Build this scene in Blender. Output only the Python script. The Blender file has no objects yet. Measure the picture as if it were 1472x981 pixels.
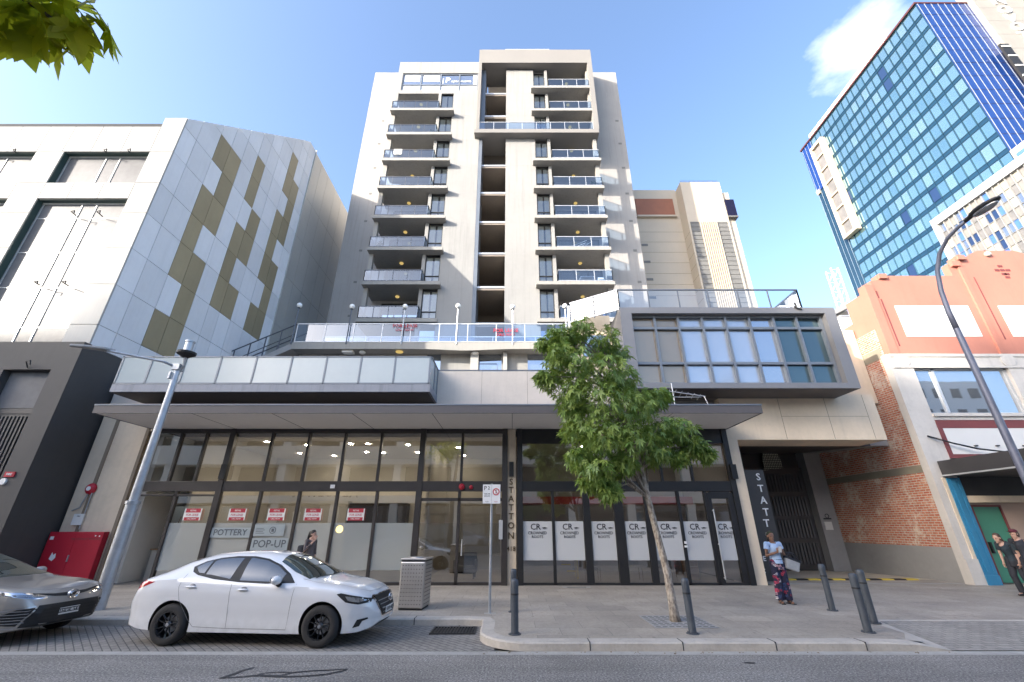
import bpy, bmesh, math, random
import numpy as np
from mathutils import Vector, Matrix, geometry
from mathutils.bvhtree import BVHTree
random.seed(7); rng = np.random.default_rng(7)
S = bpy.context.scene; COL = S.collection; R = math.radians

# ------------------------------------------------------------------ helpers
def link(o, parent=None):
    COL.objects.link(o)
    if parent: o.parent = parent
    return o
def tag(o, label=None, cat=None, group=None, kind=None):
    if label: o['label'] = label
    if cat: o['category'] = cat
    if group: o['group'] = group
    if kind: o['kind'] = kind
    return o
def thing(name, label, cat, loc=(0,0,0), rz=0, group=None):
    o = bpy.data.objects.new(name, None); link(o); o.location = loc; o.rotation_euler = (0,0,rz)
    o.empty_display_size = .2
    return tag(o, label, cat, group)
def rootof(o):
    while o.parent: o = o.parent
    return o
def copy_tree(o, parent=None):
    c = o.copy(); COL.objects.link(c); c.parent = parent
    for ch in list(o.children): copy_tree(ch, c)
    return c

class MB:
    def __init__(s): s.v=[]; s.f=[]; s.m=[]
    def add(s, vs, fs, mi=0):
        b=len(s.v); s.v += [tuple(p) for p in vs]
        for f in fs: s.f.append([b+i for i in f]); s.m.append(mi)
        return s
    def box(s, x0,y0,z0,x1,y1,z1, mi=0):
        if x0>x1:x0,x1=x1,x0
        if y0>y1:y0,y1=y1,y0
        if z0>z1:z0,z1=z1,z0
        return s.add([(x0,y0,z0),(x1,y0,z0),(x1,y1,z0),(x0,y1,z0),(x0,y0,z1),(x1,y0,z1),(x1,y1,z1),(x0,y1,z1)],
          [(0,3,2,1),(4,5,6,7),(0,1,5,4),(1,2,6,5),(2,3,7,6),(3,0,4,7)], mi)
    def quad(s,a,b,c,d,mi=0): return s.add([a,b,c,d],[(0,1,2,3)],mi)
    def prism(s, poly, axis, a0, a1, mi=0):
        # poly: 2d points in the two other axes, extruded along axis
        n=len(poly)
        def P(p,a):
            return {'x':(a,p[0],p[1]),'y':(p[0],a,p[1]),'z':(p[0],p[1],a)}[axis]
        vs=[P(p,a0) for p in poly]+[P(p,a1) for p in poly]
        fs=[tuple(range(n)), tuple(range(2*n-1,n-1,-1))]+[(i,i+n,(i+1)%n+n,(i+1)%n) for i in range(n)]
        return s.add(vs,fs,mi)
    def tube(s, pts, r, n=8, mi=0, caps=True, flat=None):
        pts=[Vector(p) for p in pts]; k=len(pts)
        rs = r if isinstance(r,(list,tuple)) else [r]*k
        up=None; rings=[]
        for i,p in enumerate(pts):
            d=(pts[min(i+1,k-1)]-pts[max(i-1,0)])
            if d.length<1e-9: d=Vector((0,0,1))
            d.normalize()
            if up is None:
                up = Vector((0,0,1)) if abs(d.z)<.9 else Vector((1,0,0))
            u=d.cross(up)
            if u.length<1e-6: up=Vector((0,1,0)); u=d.cross(up)
            u.normalize(); w=u.cross(d).normalized(); up=w
            ri=rs[i]; ra,rb = ri if isinstance(ri,(list,tuple)) else (ri,ri)
            rings.append([p+u*math.cos(2*math.pi*j/n)*ra+w*math.sin(2*math.pi*j/n)*rb for j in range(n)])
        vs=[q for rg in rings for q in rg]; fs=[]
        for i in range(k-1):
            for j in range(n):
                a=i*n+j; b=i*n+(j+1)%n; fs.append((a,b,b+n,a+n))
        if caps: fs += [tuple(range(n-1,-1,-1)), tuple(range((k-1)*n,k*n))]
        return s.add(vs,fs,mi)
    def lathe(s, prof, c=(0,0,0), n=24, mi=0, axis='z'):
        vs=[];fs=[];k=len(prof)
        for r,h in prof:
            for j in range(n):
                a=2*math.pi*j/n; x,y=r*math.cos(a),r*math.sin(a)
                p=(x,y,h) if axis=='z' else ((x,h,y) if axis=='y' else (h,x,y))
                vs.append((c[0]+p[0],c[1]+p[1],c[2]+p[2]))
        for i in range(k-1):
            for j in range(n):
                a=i*n+j;b=i*n+(j+1)%n; fs.append((a,b,b+n,a+n))
        return s.add(vs,fs,mi)
    def ell(s, c, rx,ry,rz, n=16, mi=0):
        prof=[(math.sin(math.pi*i/10),-math.cos(math.pi*i/10)) for i in range(11)]
        vs=[];fs=[]
        for r,h in prof:
            for j in range(n):
                a=2*math.pi*j/n; vs.append((c[0]+rx*max(r,.001)*math.cos(a),c[1]+ry*max(r,.001)*math.sin(a),c[2]+rz*h))
        for i in range(10):
            for j in range(n):
                a=i*n+j;b=i*n+(j+1)%n; fs.append((a,b,b+n,a+n))
        return s.add(vs,fs,mi)
    def mesh(s, name, off=(0,0,0), smooth=False):
        me=bpy.data.meshes.new(name)
        me.from_pydata([(p[0]-off[0],p[1]-off[1],p[2]-off[2]) for p in s.v],[],s.f)
        me.polygons.foreach_set('material_index', s.m)
        if smooth: me.polygons.foreach_set('use_smooth',[True]*len(s.f))
        me.update(); return me
    def build(s, name, mats, parent=None, local=False, smooth=False, bevel=0, label=None, cat=None, group=None, kind=None, base=None, fix=False):
        off=(0,0,0)
        if parent is not None and not local: off=rootof(parent).location
        elif base is not None: off=base
        me=s.mesh(name,off,smooth)
        for m in (mats if isinstance(mats,(list,tuple)) else [mats]): me.materials.append(m)
        if fix:
            b=bmesh.new(); b.from_mesh(me); bmesh.ops.remove_doubles(b,verts=b.verts,dist=1e-5)
            bmesh.ops.recalc_face_normals(b,faces=b.faces); b.to_mesh(me); b.free()
        o=bpy.data.objects.new(name,me); link(o,parent)
        if base is not None and parent is None: o.location=base
        if bevel:
            md=o.modifiers.new('Bevel','BEVEL'); md.width=bevel; md.segments=2; md.limit_method='ANGLE'; md.angle_limit=R(40)
        return tag(o,label,cat,group,kind)

def BX(*a): return MB().box(*a)
def each(name,mat,parent,boxes,**k): return [MB().box(*b_).build(name,mat,parent,**k) for b_ in boxes]
def text_mesh(s, size=1, extrude=.004, align='CENTER', bold=.012):
    cu=bpy.data.curves.new('lettering','FONT'); cu.body=s; cu.size=size; cu.extrude=extrude; cu.align_x=align; cu.align_y='CENTER'; cu.resolution_u=2; cu.offset=bold*size
    o=bpy.data.objects.new('lettering',cu); COL.objects.link(o)
    dg=bpy.context.evaluated_depsgraph_get(); me=bpy.data.meshes.new_from_object(o.evaluated_get(dg))
    bpy.data.objects.remove(o); bpy.data.curves.remove(cu)
    return me
def text(s, mat, parent, loc, size, name='lettering', sx=1, rot=None, extrude=.004, local=False, align='CENTER', bold=.012):
    # faces -Y by default
    me=text_mesh(s,size,extrude,align,bold)
    M4=Matrix.Translation(Vector(loc)) @ (rot or Matrix.Identity(4)) @ Matrix.Rotation(R(90),4,'X') @ Matrix.Diagonal((sx,1,1,1))
    if parent is not None and not local: M4=Matrix.Translation(-rootof(parent).location) @ M4
    me.transform(M4); me.materials.clear(); me.materials.append(mat); me.name=name
    o=bpy.data.objects.new(name,me); link(o,parent); return o

# ------------------------------------------------------------------ materials
def nodes(name):
    m=bpy.data.materials.new(name); m.use_nodes=True; nt=m.node_tree
    for n in list(nt.nodes): nt.nodes.remove(n)
    out=nt.nodes.new('ShaderNodeOutputMaterial'); return m,nt,out
def N(nt,t,**k):
    n=nt.nodes.new(t)
    for a,b in k.items():
        if a in n.inputs.keys(): n.inputs[a].default_value=b
        else: setattr(n,a,b)
    return n
def c4(c): return (c[0],c[1],c[2],1)
def mixc(nt, fac, a, b, blend='MIX'):
    n=nt.nodes.new('ShaderNodeMix'); n.data_type='RGBA'; n.blend_type=blend
    for sock,val in ((0,fac),(6,a),(7,b)):
        if hasattr(val,'links') or isinstance(val,bpy.types.NodeSocket): nt.links.new(val,n.inputs[sock])
        else: n.inputs[sock].default_value = val if not isinstance(val,tuple) else c4(val)
    return n.outputs[2]
def ramp(nt, sock, stops):
    n=nt.nodes.new('ShaderNodeValToRGB'); nt.links.new(sock,n.inputs[0]); el=n.color_ramp.elements
    while len(el)<len(stops): el.new(.5)
    for e,(p,c) in zip(el,stops): e.position=p; e.color=c4(c) if isinstance(c,tuple) else (c,c,c,1)
    return n.outputs[0]
def pos(nt, scale=(1,1,1), obj=False, rot=(0,0,0)):
    if obj: src=nt.nodes.new('ShaderNodeTexCoord').outputs['Object']
    else: src=nt.nodes.new('ShaderNodeNewGeometry').outputs['Position']
    mp=nt.nodes.new('ShaderNodeMapping'); mp.inputs['Scale'].default_value=scale; mp.inputs['Rotation'].default_value=rot
    nt.links.new(src,mp.inputs[0]); return mp.outputs[0]
def noise(nt, vec, scale, detail=4, rough=.55):
    n=nt.nodes.new('ShaderNodeTexNoise'); n.inputs['Scale'].default_value=scale; n.inputs['Detail'].default_value=detail; n.inputs['Roughness'].default_value=rough
    nt.links.new(vec,n.inputs[0]); return n.outputs[0]
def bump(nt, h, strength=.2, dist=.02):
    b=nt.nodes.new('ShaderNodeBump'); b.inputs['Strength'].default_value=strength; b.inputs['Distance'].default_value=dist
    nt.links.new(h,b.inputs['Height']); return b.outputs[0]
def M(name, col, rough=.6, metal=0, var=.07, scale=1.2, streak=0, bs=0, bstr=.15, coat=0, spec=.5, obj=False, grime=0, isl=0):
    m,nt,out=nodes(name); p=nt.nodes.new('ShaderNodeBsdfPrincipled'); nt.links.new(p.outputs[0],out.inputs[0])
    v=pos(nt,obj=obj)
    n1=noise(nt,v,scale,6)
    c=mixc(nt, ramp(nt,n1,[(.3,0.0),(.7,1.0)]), tuple(x*(1-var) for x in col), tuple(min(1,x*(1+var)) for x in col))
    n2=noise(nt,v,scale*9,3)
    c=mixc(nt, var*1.2, c, ramp(nt,n2,[(.35,tuple(x*.8 for x in col)),(.65,tuple(min(1,x*1.15) for x in col))]))
    if streak:
        vs=pos(nt,(5,5,.22),obj=obj); s=noise(nt,vs,1.0,5,.6)
        f=nt.nodes.new('ShaderNodeMath'); f.operation='MULTIPLY'; nt.links.new(ramp(nt,s,[(.5,0.0),(.78,1.0)]),f.inputs[0]); f.inputs[1].default_value=streak
        c=mixc(nt,f.outputs[0],c,tuple(x*.45 for x in col))
    if grime:
        g=noise(nt,v,scale*2.7,8,.7); f=nt.nodes.new('ShaderNodeMath'); f.operation='MULTIPLY'
        nt.links.new(ramp(nt,g,[(.55,0.0),(.72,1.0)]),f.inputs[0]); f.inputs[1].default_value=grime
        c=mixc(nt,f.outputs[0],c,tuple(x*.4 for x in col))
    if isl:
        g_=nt.nodes.new('ShaderNodeNewGeometry'); c=mixc(nt,1.0,c,ramp(nt,g_.outputs['Random Per Island'],[(0.0,1-isl),(1.0,1.0)]),'MULTIPLY')
    nt.links.new(c,p.inputs['Base Color'])
    p.inputs['Metallic'].default_value=metal; p.inputs['Specular IOR Level'].default_value=spec
    r=ramp(nt,n1,[(.2,max(.02,rough-.08)),(.8,min(1,rough+.08))]); nt.links.new(r,p.inputs['Roughness'])
    p.inputs['Coat Weight'].default_value=coat; p.inputs['Coat Roughness'].default_value=.04
    if bs: nt.links.new(bump(nt,noise(nt,v,bs,4),bstr,.01),p.inputs['Normal'])
    return m
def glass(name, tint=(.9,.95,.95), refl=.1, rough=.0, power=.5, wav=0, gcol=(1,1,1)):
    m,nt,out=nodes(name)
    t=N(nt,'ShaderNodeBsdfTransparent'); t.inputs[0].default_value=c4(tint)
    g=N(nt,'ShaderNodeBsdfGlossy'); g.inputs['Roughness'].default_value=rough; g.inputs[0].default_value=c4(gcol)
    lw=N(nt,'ShaderNodeLayerWeight'); lw.inputs[0].default_value=power
    mp=N(nt,'ShaderNodeMapRange'); nt.links.new(lw.outputs['Fresnel'],mp.inputs[0]); mp.inputs[3].default_value=refl; mp.inputs[4].default_value=1
    mp.inputs[1].default_value=0; mp.inputs[2].default_value=1
    if wav:
        b=bump(nt,noise(nt,pos(nt),.8,2),wav,.05); nt.links.new(b,g.inputs['Normal'])
    x=N(nt,'ShaderNodeMixShader'); nt.links.new(mp.outputs[0],x.inputs[0]); nt.links.new(t.outputs[0],x.inputs[1]); nt.links.new(g.outputs[0],x.inputs[2])
    nt.links.new(x.outputs[0],out.inputs[0]); return m
def film(name, col, opac):
    m,nt,out=nodes(name)
    t=N(nt,'ShaderNodeBsdfTransparent'); d=N(nt,'ShaderNodeBsdfDiffuse'); d.inputs[0].default_value=c4(col)
    x=N(nt,'ShaderNodeMixShader'); x.inputs[0].default_value=opac
    nt.links.new(t.outputs[0],x.inputs[1]); nt.links.new(d.outputs[0],x.inputs[2]); nt.links.new(x.outputs[0],out.inputs[0]); return m
def mirrorglass(name, col, rough=.03, wav=.0, metal=.85):
    m,nt,out=nodes(name); p=N(nt,'ShaderNodeBsdfPrincipled'); nt.links.new(p.outputs[0],out.inputs[0])
    v=pos(nt); n=noise(nt,v,.35,2)
    nt.links.new(mixc(nt,n,tuple(x*.9 for x in col),tuple(min(1,x*1.08) for x in col)),p.inputs['Base Color'])
    p.inputs['Metallic'].default_value=metal; p.inputs['Roughness'].default_value=rough
    if wav: nt.links.new(bump(nt,noise(nt,v,.6,2),wav,.1),p.inputs['Normal'])
    return m
def emit(name,col,st):
    m,nt,out=nodes(name); e=N(nt,'ShaderNodeEmission'); e.inputs[0].default_value=c4(col); e.inputs[1].default_value=st
    nt.links.new(e.outputs[0],out.inputs[0]); return m
def tiles(name, c1, c2, mort, bw, bh, ms=.02, rough=.8, off=.5, axes='xy', rot=0, var=.12, bstr=.25, grime=.3, freq=2, patch=None, speck=0):
    m,nt,out=nodes(name); p=N(nt,'ShaderNodeBsdfPrincipled'); nt.links.new(p.outputs[0],out.inputs[0])
    v=pos(nt)
    sp=N(nt,'ShaderNodeSeparateXYZ'); nt.links.new(v,sp.inputs[0]); cb=N(nt,'ShaderNodeCombineXYZ')
    ix={'x':0,'y':1,'z':2}; nt.links.new(sp.outputs[ix[axes[0]]],cb.inputs[0]); nt.links.new(sp.outputs[ix[axes[1]]],cb.inputs[1])
    mp=N(nt,'ShaderNodeMapping'); mp.inputs['Rotation'].default_value=(0,0,R(rot)); nt.links.new(cb.outputs[0],mp.inputs[0])
    b=N(nt,'ShaderNodeTexBrick'); nt.links.new(mp.outputs[0],b.inputs[0])
    b.inputs['Scale'].default_value=1; b.inputs['Brick Width'].default_value=bw; b.inputs['Row Height'].default_value=bh
    b.inputs['Mortar Size'].default_value=ms; b.inputs['Mortar Smooth'].default_value=.2; b.offset=off; b.offset_frequency=freq; b.inputs['Bias'].default_value=0
    b.inputs['Color1'].default_value=c4(c1); b.inputs['Color2'].default_value=c4(c2); b.inputs['Mortar'].default_value=c4(mort)
    n1=noise(nt,v,.7,6,.6); n2=noise(nt,v,14,4,.6); n3=noise(nt,v,70,3,.6)
    c=mixc(nt,grime,b.outputs[0],ramp(nt,n1,[(.3,.25),(.7,1.0)]),'MULTIPLY')
    c=mixc(nt,var*2,c,ramp(nt,n2,[(.3,.55),(.7,1.25)]),'MULTIPLY')
    if speck: c=mixc(nt,speck,c,ramp(nt,n3,[(.35,.4),(.65,1.5)]),'MULTIPLY')
    if speck:
        vo=N(nt,'ShaderNodeTexVoronoi'); vo.inputs['Scale'].default_value=2.3; nt.links.new(v,vo.inputs[0])
        c=mixc(nt,ramp(nt,vo.outputs['Distance'],[(.055,.55),(.085,0.0)]),c,(.07,.066,.062))
        vs=noise(nt,v,2.6,8,.75); c=mixc(nt,ramp(nt,vs,[(.58,0.0),(.75,.45)]),c,(.09,.085,.08))
    if patch:
        f=ramp(nt,noise(nt,v,patch[1],7,.72),[(patch[2],0.0),(patch[2]+.09,1.0)])
        n4=noise(nt,v,9,4); f2=N(nt,'ShaderNodeMath',operation='MULTIPLY'); nt.links.new(f,f2.inputs[0]); nt.links.new(ramp(nt,n4,[(.35,.0),(.6,.8)]),f2.inputs[1])
        c=mixc(nt,f2.outputs[0],c,patch[0])
    nt.links.new(c,p.inputs['Base Color']); p.inputs['Roughness'].default_value=rough
    h=N(nt,'ShaderNodeMath',operation='MULTIPLY_ADD'); nt.links.new(b.outputs['Fac'],h.inputs[0]); h.inputs[1].default_value=-1; nt.links.new(n2,h.inputs[2])
    nt.links.new(bump(nt,h.outputs[0],bstr,.012),p.inputs['Normal']); return m

def asphalt():
    m,nt,out=nodes('asphalt'); p=N(nt,'ShaderNodeBsdfPrincipled'); nt.links.new(p.outputs[0],out.inputs[0]); v=pos(nt)
    n1=noise(nt,v,.5,6,.6); n2=noise(nt,v,34,4,.8); n3=noise(nt,pos(nt,(.15,1.6,1)),1.2,4)
    c=ramp(nt,n2,[(.38,(.07,.066,.06)),(.48,(.215,.198,.18)),(.56,(.285,.265,.24)),(.66,(.6,.565,.52))])
    c=mixc(nt,.55,c,ramp(nt,n1,[(.3,.55),(.7,1.1)]),'MULTIPLY')
    c=mixc(nt,.45,c,ramp(nt,n3,[(.35,.6),(.6,1.15)]),'MULTIPLY')
    vo=N(nt,'ShaderNodeTexVoronoi'); vo.inputs['Scale'].default_value=.9; nt.links.new(v,vo.inputs[0])
    f=ramp(nt,vo.outputs['Distance'],[(.05,.35),(.11,0.0)])
    c=mixc(nt,f,c,(.05,.05,.05))
    n5=noise(nt,pos(nt,(.35,1.2,1)),.8,7,.7); c=mixc(nt,ramp(nt,n5,[(.55,0.0),(.72,.5)]),c,(.075,.073,.07))
    n6=noise(nt,v,150,2,.5); c=mixc(nt,.5,c,ramp(nt,n6,[(.35,.6),(.65,1.45)]),'MULTIPLY')
    nt.links.new(c,p.inputs['Base Color']); p.inputs['Roughness'].default_value=.82
    nt.links.new(bump(nt,n2,.5,.006),p.inputs['Normal']); return m
def paint(name,col,rough=.28,metal=0,flake=0):
    m,nt,out=nodes(name); p=N(nt,'ShaderNodeBsdfPrincipled'); nt.links.new(p.outputs[0],out.inputs[0])
    v=pos(nt,obj=True); n=noise(nt,v,2.5,4); 
    sp=N(nt,'ShaderNodeSeparateXYZ'); nt.links.new(v,sp.inputs[0])
    c=mixc(nt,n,tuple(x*.95 for x in col),tuple(min(1,x*1.03) for x in col))
    d=N(nt,'ShaderNodeMapRange'); nt.links.new(sp.outputs[2],d.inputs[0]); d.inputs[1].default_value=.15; d.inputs[2].default_value=.5; d.inputs[3].default_value=.3; d.inputs[4].default_value=0
    mu=N(nt,'ShaderNodeMath',operation='MULTIPLY'); nt.links.new(d.outputs[0],mu.inputs[0]); nt.links.new(ramp(nt,noise(nt,v,8,6),[(.35,0.0),(.7,1.0)]),mu.inputs[1])
    c=mixc(nt,mu.outputs[0],c,(.25,.23,.2)); nt.links.new(c,p.inputs['Base Color'])
    p.inputs['Roughness'].default_value=rough; p.inputs['Metallic'].default_value=metal; p.inputs['Coat Weight'].default_value=1; p.inputs['Coat Roughness'].default_value=.03
    return m
def brickwall():
    return tiles('old_red_brick',(.56,.155,.085),(.68,.27,.155),(.66,.58,.48),.24,.086,.014,.9,.5,'yz',0,.22,.5,.35,patch=((.72,.64,.53),1.1,.50))
def leafmat(name, a, b, tr=.35, yel=None):
    m,nt,out=nodes(name); v=pos(nt)
    n=noise(nt,v,5,3); c=ramp(nt,n,[(.3,a),(.7,b)])
    g=nt.nodes.new('ShaderNodeNewGeometry'); c2=mixc(nt,ramp(nt,g.outputs['Random Per Island'],[(.0,0.0),(1.0,.75)]),c,yel or tuple(x*1.7 for x in b))
    d=N(nt,'ShaderNodeBsdfPrincipled'); nt.links.new(c2,d.inputs['Base Color']); d.inputs['Roughness'].default_value=.42
    t=N(nt,'ShaderNodeBsdfTranslucent'); nt.links.new(mixc(nt,.5,c2,(.28,.36,.03)),t.inputs[0])
    x=N(nt,'ShaderNodeMixShader'); x.inputs[0].default_value=tr; nt.links.new(d.outputs[0],x.inputs[1]); nt.links.new(t.outputs[0],x.inputs[2]); nt.links.new(x.outputs[0],out.inputs[0]); return m
def barkmat(name,a,b,sc=9):
    m,nt,out=nodes(name); p=N(nt,'ShaderNodeBsdfPrincipled'); nt.links.new(p.outputs[0],out.inputs[0]); v=pos(nt,(1,1,.4))
    n=noise(nt,v,sc,6,.65); nt.links.new(ramp(nt,n,[(.35,a),(.62,b)]),p.inputs['Base Color']); p.inputs['Roughness'].default_value=.9
    nt.links.new(bump(nt,n,.7,.03),p.inputs['Normal']); return m

m_asph=asphalt()
m_tar=M('tar_seal',(.022,.022,.024),.55,var=.2,scale=6)
m_ground=M('ground_earth',(.16,.15,.13),.9,var=.2,scale=.1)
m_pave=tiles('footpath_slabs',(.45,.395,.33),(.365,.325,.276),(.22,.205,.18),.9,.6,.005,.72,.5,'xy',0,.16,.15,.4,speck=.25,patch=((.19,.182,.17),1.1,.6))
m_pave2=tiles('crossing_pavers',(.40,.365,.32),(.33,.305,.27),(.18,.168,.15),.24,.12,.008,.8,.5,'xy',0,.2,.3,.4,speck=.2)
m_bay=tiles('bay_pavers',(.33,.305,.275),(.265,.245,.222),(.10,.097,.093),.22,.11,.009,.8,.5,'xy',45,.22,.35,.45,speck=.25)
m_kerb=M('kerb_concrete',(.44,.40,.35),.85,var=.2,scale=2.5,bs=45,bstr=.4,grime=.35)
m_edge=M('edge_concrete',(.36,.345,.315),.85,var=.2,scale=3,bs=60,bstr=.3,grime=.3)
m_white=M('white_panel',(.40,.39,.37),.65,var=.05,scale=.4,streak=.15,spec=.15,isl=.1)
m_side=M('silver_panel',(.80,.81,.83),.4,0,var=.05,scale=.6,streak=.12,isl=.16)
m_gold=M('bronze_panel',(.37,.305,.185),.42,.1,var=.07,scale=.8,streak=.15,isl=.2)
m_fold=M('metal_panel',(.46,.45,.42),.42,.4,var=.06,scale=.5)
m_joint=M('joint_dark',(.07,.07,.073),.8,spec=.1)
m_green=M('green_reveal',(.03,.06,.055),.5); m_redr=M('red_reveal',(.12,.03,.04),.5)
m_dark=M('charcoal_render',(.06,.057,.056),.7,var=.1,scale=.5,streak=.15,bs=60,bstr=.15)
m_dark2=M('charcoal_metal',(.05,.048,.05),.5,var=.1)
m_frame=M('bronze_frame',(.042,.036,.034),.42,.2,var=.12,scale=3)
m_framew=M('alum_frame',(.62,.62,.6),.4,.3)
m_frameb=M('blue_grey_frame',(.16,.18,.21),.45,.2,var=.08)
m_cream=M('cream_render',(.68,.56,.42),.8,var=.09,scale=.8,streak=.18,bs=70,bstr=.2,grime=.12)
m_creamd=M('brown_border',(.22,.17,.12),.8,var=.1)
m_precast=M('pale_precast',(.60,.535,.47),.8,var=.07,scale=1.5,streak=.15,bs=50,bstr=.2,grime=.1)
m_tower=M('tower_paint',(.285,.278,.265),.75,var=.07,scale=.35,streak=.32,bs=40,bstr=.1)
m_wing=M('wing_paint',(.345,.325,.305),.75,var=.07,scale=.35,streak=.32,bs=40,bstr=.1)
m_portal=M('portal_paint',(.225,.213,.20),.75,var=.04,scale=.3,streak=.06)
m_core=M('core_paint',(.25,.21,.175),.8,var=.08)
m_slab=M('slab_paint',(.31,.295,.27),.75,var=.07,scale=.6,streak=.3)
m_rail=M('rail_metal',(.12,.13,.15),.4,.5); m_raill=M('rail_pale',(.55,.56,.57),.4,.4)
m_railglass=glass('rail_glass',(.48,.63,.84),.05,0)
m_frost=film('frosted_glass',(.70,.76,.78),.82)
m_milk=M('milk_glass',(.36,.40,.405),.2,var=.04,scale=.6,spec=.7)
m_clear=glass('clear_glass',(.86,.9,.92),.06,0)
m_shop=glass('shop_glass',(.80,.80,.78),.22,0,.42,.03)
m_tint=mirrorglass('tinted_window',(.16,.2,.26),.04,.02)
m_winr=mirrorglass('reflective_window',(.36,.40,.46),.03,.03)
m_boxglass=mirrorglass('box_window',(.40,.43,.48),.08,.04)
m_whitewin=M('grey_window',(.155,.152,.155),.42,0,var=.3,scale=.45,spec=.12)
m_curtain=M('curtain',(.75,.74,.7),.9,var=.1,scale=8)
m_lampglow=emit('ceiling_lamp',(1,.72,.25),.16)
m_down=emit('downlight',(1,.88,.7),55)
m_warm=emit('warm_bulb',(1,.72,.2),2.2)
m_soffit=M('soffit_sheet',(.74,.71,.68),.7,var=.05,scale=.4)
m_fasc=M('canopy_fascia',(.088,.08,.082),.6,var=.1,scale=1,streak=.1)
m_fasc2=M('balcony_fascia',(.24,.25,.28),.65,var=.1,scale=1.2,streak=.5)
m_boxmetal=M('box_cladding',(.21,.205,.21),.5,.25,var=.06,scale=.5,streak=.08)
m_hotelw=mirrorglass('hotel_glass',(.36,.55,.58),.03,.03,.9)
m_hotelw2=mirrorglass('hotel_glass_pale',(.40,.57,.60),.05,.05,.85)
m_hotelw3=mirrorglass('hotel_glass_deep',(.29,.48,.52),.03,.04,.9)
m_hotelw4=mirrorglass('hotel_glass_blind',(.44,.50,.50),.12,.03,.6)
m_hotels=mirrorglass('hotel_spandrel',(.03,.085,.14),.08,.02,.6)
m_hoteld=mirrorglass('hotel_open_pane',(.035,.07,.16),.1,0,.5)
m_edge_r=M('roof_edge_dark',(.07,.02,.02),.6)
m_bag=M('bag_canvas',(.42,.41,.40),.9,var=.12,scale=14,obj=True)
m_hotelb=M('hotel_blue_panel',(.010,.042,.19),.22,.2,var=.1,scale=.2,coat=.3)
m_stone=M('hotel_stone',(.46,.38,.29),.7,var=.08)
m_concrete=M('sign_concrete',(.24,.23,.215),.8,var=.08,scale=.4,streak=.1)
m_signw=M('sign_white',(.75,.75,.75),.4,var=.01)
m_cb=M('cream_building',(.50,.435,.35),.75,var=.05,scale=.3,streak=.05)
m_terra=M('terracotta_panel',(.30,.12,.07),.7,var=.1)
m_louv=M('louvre_grey',(.17,.165,.155),.6,var=.1); m_navy=M('navy_box',(.01,.01,.032),.6,spec=.2)
m_grey=M('grey_render',(.30,.295,.29),.8,var=.1,scale=.8,grime=.15,bs=50,bstr=.2)
m_salmon=M('salmon_paint',(.44,.18,.13),.75,var=.06,scale=.7,streak=.12,bs=40,bstr=.15,grime=.06)
m_oldwhite=M('old_white_paint',(.58,.545,.50),.75,var=.08,scale=1.2,streak=.2,bs=40,bstr=.2,grime=.2)
m_maroon=M('maroon_paint',(.19,.05,.05),.7,var=.08)
m_blue=M('blue_paint',(.03,.20,.36),.5,var=.1,scale=2,streak=.25,grime=.08)
m_brick=brickwall()
m_band=M('cement_band',(.27,.24,.18),.9,var=.15,scale=2,bs=40,bstr=.4,grime=.2)
m_teal=M('green_door',(.055,.24,.16),.5,var=.06); m_pinkw=M('pink_beige',(.42,.31,.25),.7)
m_black=M('black',(.012,.012,.013),.6); m_blackm=M('black_metal',(.02,.02,.022),.45,.2)
m_char=M('gate_charcoal',(.055,.052,.051),.55,.2,var=.15)
m_gate=M('gate_metal',(.075,.07,.068),.5,.2,var=.12)
m_salon=M('salon_grey',(.36,.34,.33),.8,var=.06)
m_gal=M('galvanised',(.42,.44,.47),.42,.65,var=.14,scale=5,streak=.15)
m_steel=M('stainless',(.50,.47,.44),.36,.75,var=.1,scale=4)
m_boll=M('bollard_paint',(.065,.075,.09),.5,.1,var=.2,scale=5,grime=.35)
m_red=M('cabinet_red',(.42,.012,.03),.45,var=.08,scale=2,grime=.1)
m_signred=M('board_red',(.46,.03,.05),.6); m_signwh=M('board_white',(.70,.69,.66),.6,var=.02)
m_ink=M('ink_dark',(.03,.03,.035),.7); m_inkg=M('ink_grey',(.10,.11,.12),.7)
m_bronze=M('bronze_letters',(.10,.065,.03),.4,.6)
m_globe=M('opal_globe',(.85,.85,.83),.3,var=.02)
m_beige=M('interior_beige',(.52,.49,.435),.8,var=.05); m_intw=M('interior_white',(.72,.69,.63),.8,var=.04)
m_tilefl=M('interior_floor',(.32,.28,.24),.35,var=.08)
m_wood=M('wood',(.30,.17,.08),.5,var=.2,scale=6)
m_yellow=M('yellow_paint',(.62,.46,.06),.7,grime=.3)
m_ramp=M('ramp_concrete',(.48,.42,.33),.85,var=.12,scale=1,grime=.2)
m_rubber=M('tyre_rubber',(.025,.024,.024),.85,var=.2,scale=10)
m_cglass=mirrorglass('car_glass',(.20,.20,.198),.015,0,.92)
m_wind=mirrorglass('windscreen_glass',(.12,.145,.135),.02,0,.7)
m_chrome=mirrorglass('chrome',(.7,.7,.72),.08,0,1)
m_lens=mirrorglass('lamp_lens',(.33,.34,.36),.08,0,.75); m_tail=M('tail_red',(.42,.01,.015),.12,coat=1)
m_rimb=M('rim_black',(.018,.018,.019),.35,.5,coat=.3); m_spoke=M('spoke_black',(.06,.06,.062),.22,.8,coat=.6); m_rims=M('rim_silver',(.4,.4,.42),.3,.8)
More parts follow.
